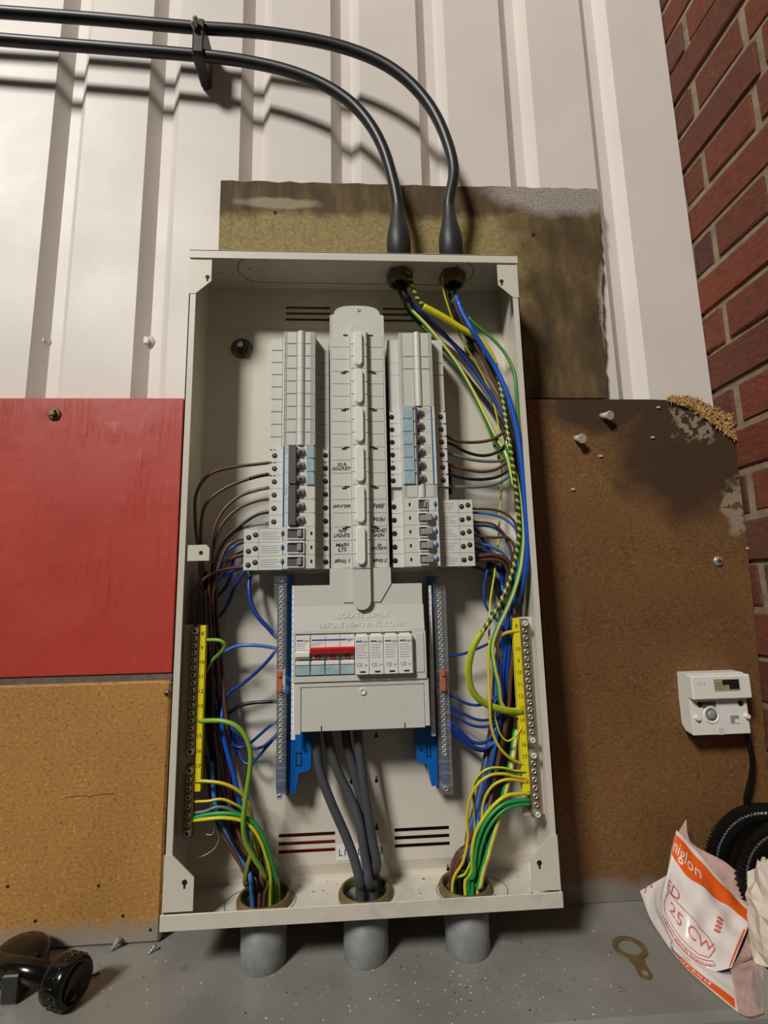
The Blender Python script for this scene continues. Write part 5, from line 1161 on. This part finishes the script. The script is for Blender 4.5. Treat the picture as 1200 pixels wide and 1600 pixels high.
W('gyg', R4, 'dark green '+lower % 'lowest', [(828, 1256, 60), (812, 1257, 64), (792, 1263, 66), (776, 1276, 66), (762, 1296, 66), (752, 1322, 64), (746, 1350, 60)]+down(2, .006, -.012), 'fan of earth wires on the lower brass bar')
W('gyg', 4.0, 'thick bright green and yellow earth slanting from behind the yellow strip to the conduit', [(806, 1140, 40), (803, 1165, 46), (797, 1200, 54), (788, 1240, 58), (776, 1285, 60), (764, 1325, 60), (752, 1365, 58), (747, 1385, 56)]+down(2, .012, -.006, .0041), None, 'cable', 'earth_cable', 12)
rows = []
spec = [('brown', R4, 796, 790, 773, 24), ('brown', R6, 801, 797, 781, 34), ('brown', R6, 804, 801, 786, 26), ('blackw', R4, 798, 795, 784, 14), ('brown', R6, 790, 786, 766, 30), ('blue', R4, 792, 781, 764, 22), ('brown', R4, 806, 804, 792, 18), ('brown', R4, 780, 772, 756, 18), ('blueb', R4, 795, 786, 769, 44), ('blueb', R4, 789, 783, 772, 36), ('brown', R6, 801, 795, 778, 44), ('bluel', R4, 784, 776, 760, 26)]
for k, (m, r, xa, xb, xc, d) in enumerate(spec):
    y0_ = 900+k*5 if m != 'brown' else 880+k*6
    rows.append((m, r, [(xa+2, y0_, d-2), (xa, 985, d), (xb, 1060, d+1), (xb-2, 1110, d+3), (xc, 1190, d+5), (xc-12, 1250, d+9), (xc-27, 1310, d+14), (716+k*2.2, 1340, 38+(k % 3)*5)], -.014+.0026*k, .012-.005*(k % 4)))
bundle(2, rows, '%s insulated wire, %s from the side panel in the open brick-wall side bundle', '%s wires bundled down the brick-wall side')

HITS = ease_and_build()
# ---------------------------------------------------------------- telephone style box on the brown board
zb_ = at(1115, 1100, 0).z; yw = yb(zb_); dB = -yw*1000
pA = at(1052, 1047, dB+1); pB = at(1063, 1141, dB+1)            # back edge of the side facing the camera
fx0_ = at(1083, 1056, dB+36).x; fx1_ = at(1170, 1052, dB+36).x
zt_ = at(1083, 1056, dB+34).z; zm_ = at(1087, 1094, dB+34).z; zb2 = at(1083, 1149, dB+24).z
pb = thing('socket_box', 'white plastic wiring box with its front removed, screwed to the brown board', 'socket', ((fx0_+fx1_)/2, yw, zb2))
yF, yM = yw-.036, yw-.024
xa, xb = pA.x+.004, fx1_+.001
b = MB(); b.prism([(yw-.0006, zt_+.001), (yM, zt_+.001), (yM, zb2), (yw-.008, zb2+.002), (yw-.0006, zb2+.010)], 0, xa, xb)
b.build('back_box', M['white'], pb)
MB().box(fx0_-.003, xb+.0004, yM+.001, yF, zm_, zt_, .0016).build('upper_housing', M['white'], pb)
MB().box(fx0_-.002, fx1_, yM-.0016, yM+.0004, zb2, zm_+.001, .0005).build('face', M['white'], pb)
p0, p1 = at(1114.5, 1061.5, dB+36), at(1157, 1079, dB+36); yl = yF-.0003
st = MB().box(p0.x, p1.x, yl, yF+.0004, p1.z, p0.z, .0001).build('rating_label', mat('tan_label', (168, 154, 124), .5), pb)
MB().box(p0.x+(p1.x-p0.x)*.33, p1.x-.0012, yl-.0002, yl+.0001, p1.z+(p0.z-p1.z)*.52, p0.z-.0010).build('dark_panel', M['ink'], st)
MB().box(p0.x+(p1.x-p0.x)*.58, p1.x-.0012, yl-.0002, yl+.0001, p1.z+.0022, p1.z+(p0.z-p1.z)*.55).build('dark_panel', M['ink'], st)
print_lines(st, p0.x+.001, p0.x+(p1.x-p0.x)*.55, p1.z+.002, p0.z-.004, yl-.0001, 3, 55, M['ink'])
b = MB()
for k in range(3): q = at(1090+k*5, 1067, dB+36); b.box(q.x-.0014, q.x+.0014, yF-.0004, yF+.0003, q.z-.0024, q.z+.0024, .0004)
b.build('embossed_mark', M['plastic'], pb)
for px, py in ((1093.5, 1101), (1157.5, 1099)):
    q = at(px, py, dB+26); MB().cyl((q.x, yM-.0012, q.z), (q.x, yM-.0020, q.z), .0038, n=16).build('screw_hole', M['dark'], pb)
for px, py in ((1090, 1122), (1168, 1119)):
    q = at(px, py, dB+28); b = MB(); b.cyl((q.x, yM, q.z), (q.x, yM-.006, q.z), .0036, .0030, 14); b.build('peg', M['white'], pb)
q = at(1112, 1117, dB+26); rr = .0092
MB().lathe([(rr*1.25, -.0012), (rr*1.25, -.0020), (rr*1.1, -.0030), (rr, -.0022), (rr, -.0008)], (q.x, yM, q.z), (0, 1, 0), 28).build('cable_ring', M['white'], pb)
MB().lathe([(rr, -.0014), (rr*.75, -.0018), (.0001, -.0018)], (q.x, yM, q.z), (0, 1, 0), 24).build('cable_well', M['grey'], pb)
MB().lathe([(rr*.62, -.0018), (rr*.62, -.0030), (rr*.35, -.0038), (.0001, -.0038)], (q.x, yM, q.z), (0, 1, 0), 20).build('grommet', M['toggle_grey'], pb)
q0, q1 = at(1096, 1097, dB+26), at(1119, 1106, dB+26); MB().box(q0.x, q1.x, yM-.0020, yM-.0012, q1.z, q0.z).build('recess', M['toggle_dark'], pb)
q0, q1 = at(1141, 1118, dB+26), at(1156, 1130, dB+26); MB().box(q0.x, q1.x, yM-.0020, yM-.0012, q1.z, q0.z).build('jack_recess', M['toggle_grey'], pb); MB().box((q0.x+q1.x)/2, q1.x, yM-.0026, yM-.0014, q1.z, (q0.z+q1.z)/2, .0004).build('jack_tab', M['white'], pb)
q0, q1 = at(1122, 1136, dB+26), at(1132, 1148, dB+26); MB().box(q0.x, q1.x, yM-.0022, yM-.0010, zb2, q0.z).build('latch', M['plastic'], pb)
k0 = at(1166, 1147, dB+14); k = [k0+Vector((0, 0, .004))]+[at(1172, 1165, dB+8), at(1176, 1190, dB+6), at(1174, 1215, dB+5), at(1168, 1238, dB+5), at(1166, 1252, dB+5), at(1170, 1268, dB+4), at(1176, 1290, dB+3)]
o = MB().tube(k, .0036, 10, 6).build('telephone_cable', M['black_g'], None, fix=False); tag(o, 'black cable hanging from the white wiring box toward the ribbed conduit', 'cable')
# ---------------------------------------------------------------- coil of black ribbed conduit
def rib(L, t): return .0148+.0013*math.sin(L*2*math.pi/.0042)
k = [at(1126, 1420, 20), at(1119, 1385, 15), at(1120, 1350, 9), at(1127, 1320, 6), at(1144, 1294, 5), at(1170, 1278, 6), at(1205, 1275, 7), at(1250, 1282, 8)]
o = MB().tube(k, .015, 14, 34, rf=rib).build('ribbed_conduit', M['black_g'], None, fix=False); tag(o, 'outer loop of black ribbed flexible conduit behind the orange bag', 'conduit', 'ribbed conduit coils')
k = [at(1172, 1400, 41), at(1168, 1372, 41), at(1172, 1346, 40), at(1184, 1325, 40), at(1208, 1308, 41), at(1250, 1300, 42)]
o = MB().tube(k, .015, 14, 34, rf=rib).build('ribbed_conduit', M['black_g'], None, fix=False); tag(o, 'inner loop of black ribbed flexible conduit nearest the crumpled paper', 'conduit', 'ribbed conduit coils')
# ---------------------------------------------------------------- crumpled paper
rnd = random.Random(9); b = MB(); nu, nv = 14, 18; c0 = at(1212, 1462, 96); vv = []
for j in range(nv+1):
    th = math.pi*j/nv
    for i in range(nu):
        ph = 2*math.pi*i/nu; k_ = 1+rnd.uniform(-.22, .16); vv.append((c0.x+.028*k_*math.sin(th)*math.cos(ph), c0.y+.026*k_*math.sin(th)*math.sin(ph), max(ZL+.0006, c0.z+.078*(1+rnd.uniform(-.12, .06))*math.cos(th))))
b.add(vv, [(j*nu+i, j*nu+(i+1) % nu, (j+1)*nu+(i+1) % nu, (j+1)*nu+i) for j in range(nv) for i in range(nu)])
o = b.build('crumpled_paper', M['paper']); tag(o, 'crumpled beige paper at the frame edge beside the orange bag', 'paper')
# ---------------------------------------------------------------- orange and white plastic bag
bag = thing('plastic_bag', 'open plastic bag printed in orange and white slumped against the brown board', 'bag', onz(1080, 1530, ZL))
def curve(pts, t):
    P = [Vector(p) for p in pts]; n_ = len(P)-1; x_ = min(max(t, 0), 1)*n_; i = min(int(x_), n_-1); f_ = x_-i
    p0 = P[max(i-1, 0)]; p1, p2 = P[i], P[i+1]; p3 = P[min(i+2, n_)]
    return .5*((2*p1)+(p2-p0)*f_+(2*p0-5*p1+4*p2-p3)*f_*f_+(3*p1-p0-3*p2+p3)*f_**3)
def patch(top, bot, bulge, seed, wr=.0016):
    rnd = random.Random(seed); ph = [rnd.uniform(0, 6) for _ in range(4)]
    def base(u, v): return curve(top, u).lerp(curve(bot, u), v)
    def S(u, v, off=0.0):
        p = base(u, v); e = .01; n_ = (base(u+e if u < .5 else u, v)-base(u if u < .5 else u-e, v)).cross(base(u, v+e if v < .5 else v)-base(u, v if v < .5 else v-e)).normalized()
        if n_.y > 0: n_ = -n_
        uu, vc = min(max(u, 0), 1), min(max(v, 0), 1); h = bulge*math.sin(math.pi*uu)*math.sin(math.pi*vc)+wr*(math.sin(9*u+7*v+ph[0])+.6*math.sin(17*v-8*u+ph[1])+.5*math.sin(23*u+ph[2]))*math.sin(math.pi*uu)**.4*math.sin(math.pi*vc)**.4
        return p+n_*(h+off)
    return S
def skin(S, u0, u1, v0, v1, nu, nv, name, m, off=0.0, vf=None):
    b = MB(); vv = []
    for j in range(nv+1):
        for i in range(nu+1):
            u = u0+(u1-u0)*i/nu; a_, c_ = (v0, v1) if vf is None else vf(u); vv.append(S(u, a_+(c_-a_)*j/nv, off))
    b.add(vv, [(j*(nu+1)+i, j*(nu+1)+i+1, (j+1)*(nu+1)+i+1, (j+1)*(nu+1)+i) for j in range(nv) for i in range(nu)], True)
    return b.build(name, m, bag, fix=False)
def bag_text(S, s, size, uc, vc, su, sv, m, parent, off=.0009, ang=0.0, flip=1, name='lettering', wx=1.0):
    me = text_mesh(s, 1.0); xs = [v.co.x for v in me.vertices]; wd = max(xs)-min(xs); ca, sa = math.cos(ang), math.sin(ang)
    for v in me.vertices:
        x_, y_ = v.co.x*size*wx, v.co.y*size; x_, y_ = x_*ca-y_*sa, x_*sa+y_*ca
        v.co = S(uc+x_/su, vc-flip*y_/sv, off)-Vector(parent['org'])
    me.materials.clear(); me.materials.append(m); me.update(); o = bpy.data.objects.new(name, me); C.objects.link(o); o.parent = parent; o['org'] = tuple(parent['org'])
T1 = [at(1057, 1297, 8), at(1090, 1332, 22), at(1135, 1385, 42), at(1178, 1425, 60)]
B1 = [at(1030, 1424, 50), at(1058, 1480, 88), at(1104, 1516, 108), at(1143, 1512, 112)]
S1 = patch(T1, B1, .008, 1, .0034)
T2 = [at(1045, 1366, 10), at(1036, 1412, 44), at(1060, 1474, 84), at(1106, 1512, 106), at(1148, 1524, 116)]
B2 = [at(1000, 1392, -6), onz(1020, 1442, ZL+.004), onz(1068, 1508, ZL+.002), onz(1154, 1583, ZL+.0015)]
S2 = patch(T2, B2, .004, 2, .0010)
T3 = [at(1072, 1280, 2), at(1082, 1318, 14), at(1140, 1352, 34), at(1190, 1410, 52)]
B3 = [at(1060, 1300, 2), at(1100, 1390, 18), at(1150, 1490, 48), at(1192, 1500, 66)]
skin(S1, 0, 1, 0, 1, 26, 22, 'front_film', M['bagw'])
sk2 = skin(S2, 0, 1, 0, 1, 26, 14, 'folded_flap', M['bagw'])
S3 = patch(T3, B3, .004, 3)
skin(S3, 0, 1, 0, 1, 20, 14, 'back_film', M['film'])
S4 = patch([at(1141, 1512, 108), at(1160, 1505, 100), at(1180, 1498, 90), at(1193, 1490, 84)], [onz(1154, 1583, ZL+.0015), onz(1168, 1588, ZL+.001), onz(1180, 1587, ZL+.001), onz(1193, 1583, ZL+.001)], .004, 4)
skin(S4, 0, 1, 0, 1, 12, 12, 'tail_film', M['film'])
S5 = patch([at(1057, 1297, 6), at(1047, 1335, 8), at(1043, 1368, 8)], [at(1060, 1300, 6), at(1050, 1350, 24), at(1036, 1400, 40)], .001, 5)
skin(S5, 0, 1, 0, 1, 8, 3, 'side_gusset', M['film'])
S6 = patch([at(1177, 1424, 58), at(1168, 1460, 80), at(1156, 1490, 98), at(1143, 1512, 111)], [at(1192, 1420, 42), at(1195, 1455, 56), at(1192, 1480, 66), at(1188, 1500, 72)], .004, 6)
skin(S6, 0, 1, 0, 1, 10, 6, 'end_gusset', M['film'])
ob_ = skin(S1, 0, 1, 0, 1, 30, 4, 'orange_band', M['bago'], .0005, lambda u: (.055, .34+.05*math.sin(u*6.0-.6)-.10*u+.14*max(0, u-.75)))
skin(S1, .945, .975, .36, .99, 2, 8, 'orange_edge_band', M['bago'], .0005)
skin(S2, .27, .97, 0, 1, 20, 3, 'orange_hem', M['bago'], .0005, lambda u: (.78-.10*math.sin((u-.2)*3.2), .97))
L1u = (S1(.95, .5)-S1(.05, .5)).length/.9; L1v = (S1(.4, .95)-S1(.4, .05)).length/.9
bag_text(S1, 'niglon', .026, .210, .20, L1u, L1v, M['white'], ob_, .0012, wx=.58)
bag_text(S1, 'ED', .018, .165, .64, L1u, L1v, M['bagr'], ob_, wx=.8)
bag_text(S1, '25 CW', .0160, .425, .79, L1u, L1v, M['bagr'], ob_, wx=.95)
b = MB()
for i in range(4):
    for j in range(2):
        u, v = .62+.030*j+.004*i, .46+.040*i
        P = [S1(u, v, .0010), S1(u+.042, v-.012, .0010), S1(u+.046, v+.014, .0010), S1(u+.004, v+.026, .0010)]; b.add(P, [(0, 1, 2, 3)])
o = b.build('small_print', M['bagr'], bag, fix=False); o['kind'] = 'stuff'
L2u, L2v = (S2(.95, .6)-S2(.05, .6)).length/.9, .062
bag_text(S2, 'GLAND', .0135, .075, .28, L2u, L2v, M['bagr'], sk2, ang=-.15)
bag_text(S2, 'PACK', .0120, .065, .58, L2u, L2v, M['bagr'], sk2, ang=-.15)
bag_text(S2, 'MX', .0085, .045, .82, L2u, L2v, M['bagr'], sk2, ang=-.15)
def outline(S, uv, r=.0005):
    P = []
    for (a_, c_), (e_, f_) in zip(uv, uv[1:]): P += [S(a_+(e_-a_)*i/5, c_+(f_-c_)*i/5, .0008) for i in range(5)]
    P.append(S(*uv[-1], .0008)); return MB().tube(P, r, 4, 1)
outline(S1, [(.10, .76), (.13, .69), (.60, .69), (.70, .80), (.66, .90), (.14, .90), (.10, .84), (.10, .76)]).build('printed_outline', M['bagr'], ob_, fix=False)
for v0_ in (.935, .975): outline(S1, [(.16, v0_), (.45, v0_), (.72, v0_-.01)], .0004).build('printed_rule', M['bagr'], ob_, fix=False)
bag_text(S1, 'nylon glands brass pack', .0062, .44, .955, L1u, L1v, M['bagr'], ob_, name='small_print')
bag_text(S2, 'assorted', .0130, .68, .86, L2u, L2v, M['white'], sk2, .0014, name='small_print')
# ---------------------------------------------------------------- brass earth tag lying on the ledge
ce = onz(984, 1481, ZL+.001); th = onz(1012, 1529, ZL+.001); dr = (th-ce); Lr = dr.length; dr.normalize(); sd = Vector((-dr.y, dr.x, 0))
ro, ri = .0190, .0130
tgm = MB(); n_ = 36; out = []
for i in range(n_):
    a = 2*math.pi*i/n_; out.append((ro*math.cos(a), ro*math.sin(a)))
inn = [(ri*math.cos(2*math.pi*i/n_), ri*math.sin(2*math.pi*i/n_)) for i in range(n_)]
def T(p, z): return ce+dr*p[0]+sd*p[1]+Vector((0, 0, z))
v = [T(p, .0012) for p in out]+[T(p, .0012) for p in inn]+[T(p, -.0006) for p in out]+[T(p, -.0006) for p in inn]
f = []
for i in range(n_):
    j = (i+1) % n_; f += [(i, j, n_+j, n_+i), (2*n_+i, 3*n_+i, 3*n_+j, 2*n_+j), (i, 2*n_+i, 2*n_+j, j), (n_+i, n_+j, 3*n_+j, 3*n_+i)]
tgm.add(v, f)
ec = Lr-.006; re_, rh = .0072, .0036
tail = [(ro*.93, .0085), (ro+.010, .0062), (ec-.004, re_*.95)]+[(ec+re_*math.sin(a), re_*math.cos(a)) for a in [math.pi*i/8 for i in range(9)]]+[(ec-.004, -re_*.95), (ro+.010, -.0062), (ro*.93, -.0085)]
mt = len(tail); hole = []
tgm.add([T(p, .0011) for p in tail]+[T(p, -.0006) for p in tail], [tuple(range(mt)), tuple(range(mt, 2*mt))[::-1]]+[(i, (i+1) % mt, mt+(i+1) % mt, mt+i) for i in range(mt)])
o = tgm.build('earth_tag', M['brass'], None); tag(o, 'flat brass ring tag with a drilled tail lying on the grey ledge', 'tag')
MB().cyl(T((ec, 0), .00105), T((ec, 0), .00125), rh, n=16).build('tail_hole', M['ledge'], o)
# ---------------------------------------------------------------- black plastic pipe fitting
pf = thing('pipe_fitting', 'glossy black plastic pipe fitting with a fat end cap on the ledge', 'fitting', onz(60, 1575, ZL))
q0, q1 = onz(18, 1548, ZL)+Vector((0, 0, .022)), onz(104, 1572, ZL)+Vector((0, 0, .0235)); ax = (q1-q0).normalized()
b = MB(); b.cyl(q0-ax*.05, q1-ax*.012, .0115, n=24); b.build('spigot', M['black_g'], pf)
b = MB(); b.lathe([(.0001, -.0140), (.017, -.0140), (.0220, -.0115), (.0232, -.006), (.0232, .010), (.0215, .0135), (.0175, .0142), (.0163, .0100), (.0001, .0092)], q1-ax*.003, ax, 36); b.build('end_cap', M['black_g'], pf)
for i in range(18):
    a = 2*math.pi*i/18; e1 = ax.orthogonal().normalized(); e2 = ax.cross(e1); c_ = q1-ax*.003+(e1*math.cos(a)+e2*math.sin(a))*.0230; MB().cyl(c_-ax*.005, c_+ax*.009, .0010, n=6).build('grip_rib', M['black_g'], pf)
m_ = q0+ax*.012; b = MB(); b.box(m_.x-.010, m_.x+.008, m_.y-.0175, m_.y+.012, ZL+.0006, m_.z+.006, .0015); b.build('square_boss', M['black_g'], pf)
c_ = onz(30, 1520, ZL); b = MB(); b.lathe([(.0001, .0005), (.026, .0005), (.0285, .003), (.0285, .022), (.0255, .027), (.0215, .030), (.010, .031), (.0001, .031)], (c_.x, c_.y, ZL), (0, 0, 1), 40); b.build('round_body', M['black_g'], pf)
b = MB(); b.box(c_.x-.012, c_.x+.010, m_.y, c_.y, ZL+.004, ZL+.030, .003); b.build('neck', M['black_g'], pf)
b = MB(); q = Vector((c_.x-.004, c_.y-.024, ZL+.026)); b.box(q.x-.008, q.x+.010, q.y-.005, q.y+.005, q.z-.005, q.z+.004, .001); b.build('side_lug', M['black_g'], pf)
# ---------------------------------------------------------------- crumbs, swarf and foil on the ledge
rnd = random.Random(31); b = MB()
def crumb(px, py, r):
    q = onz(px, py, ZL)
    if q.y > .015 or q.y < -.153 or (q-ce).length < .024 or (q-th).length < .02: return
    a = rnd.random()*6.28; d = Vector((math.cos(a), math.sin(a), 0))*r*rnd.uniform(1, 2.0); e = Vector((-d.y, d.x, 0))*rnd.uniform(.3, .8)
    b.mat(rnd.choice((0, 0, 0, 1))).add([q-d, q+e, q+d, q-e, q+Vector((0, 0, r*.9))], [(0, 1, 4), (1, 2, 4), (2, 3, 4), (3, 0, 4)])
for i in range(190): crumb(rnd.uniform(480, 1010), 1440+160*rnd.random()**.8, rnd.uniform(.0003, .0009))
for i in range(60): crumb(rnd.gauss(700, 70), rnd.gauss(1550, 26), rnd.uniform(.0004, .0010))
for i in range(50): crumb(rnd.uniform(140, 480), 1490+110*rnd.random(), rnd.uniform(.0004, .0010))
o = b.build('drill_crumbs', [M['plug'], M['dark']], None, fix=False); o['kind'] = 'stuff'; tag(o, 'pale drill crumbs scattered over the grey ledge', 'crumbs')
for (px, py, dx, dy, rr, nm) in ((172, 1487, 9, -9, .0042, 'crumpled silvery foil scrap standing by the chipboard foot'), (232, 1491, 7, -2, .0028, 'flat silvery foil scrap near the chipboard corner')):
    q = onz(px, py, ZL); b = MB(); q2 = q+Vector((dx*.0009, .004, .006+(-dy)*.0006)); nseg = 6; P = [q.lerp(q2, i/nseg)+Vector((rnd.uniform(-.0008, .0008),)*3) for i in range(nseg+1)]
    P[0].z = ZL+rr*.5
    b.tube(P, rr, 6, 2, rf=lambda L, t: rr*(.35+.65*t)*rnd.uniform(.7, 1.1)); o = b.build('foil_scrap', M['steel'], None, fix=False); tag(o, nm, 'scrap', 'foil scraps')
q = onz(147, 1526, ZL); o = MB().tube([q+Vector((-.004, -.001, .0012)), q+Vector((0, .001, .0014)), q+Vector((.004, .004, .0012))], .0010, 6, 3).build('plastic_sliver', M['black'], None, fix=False); tag(o, 'small black sliver lying beside the black pipe fitting', 'scrap')
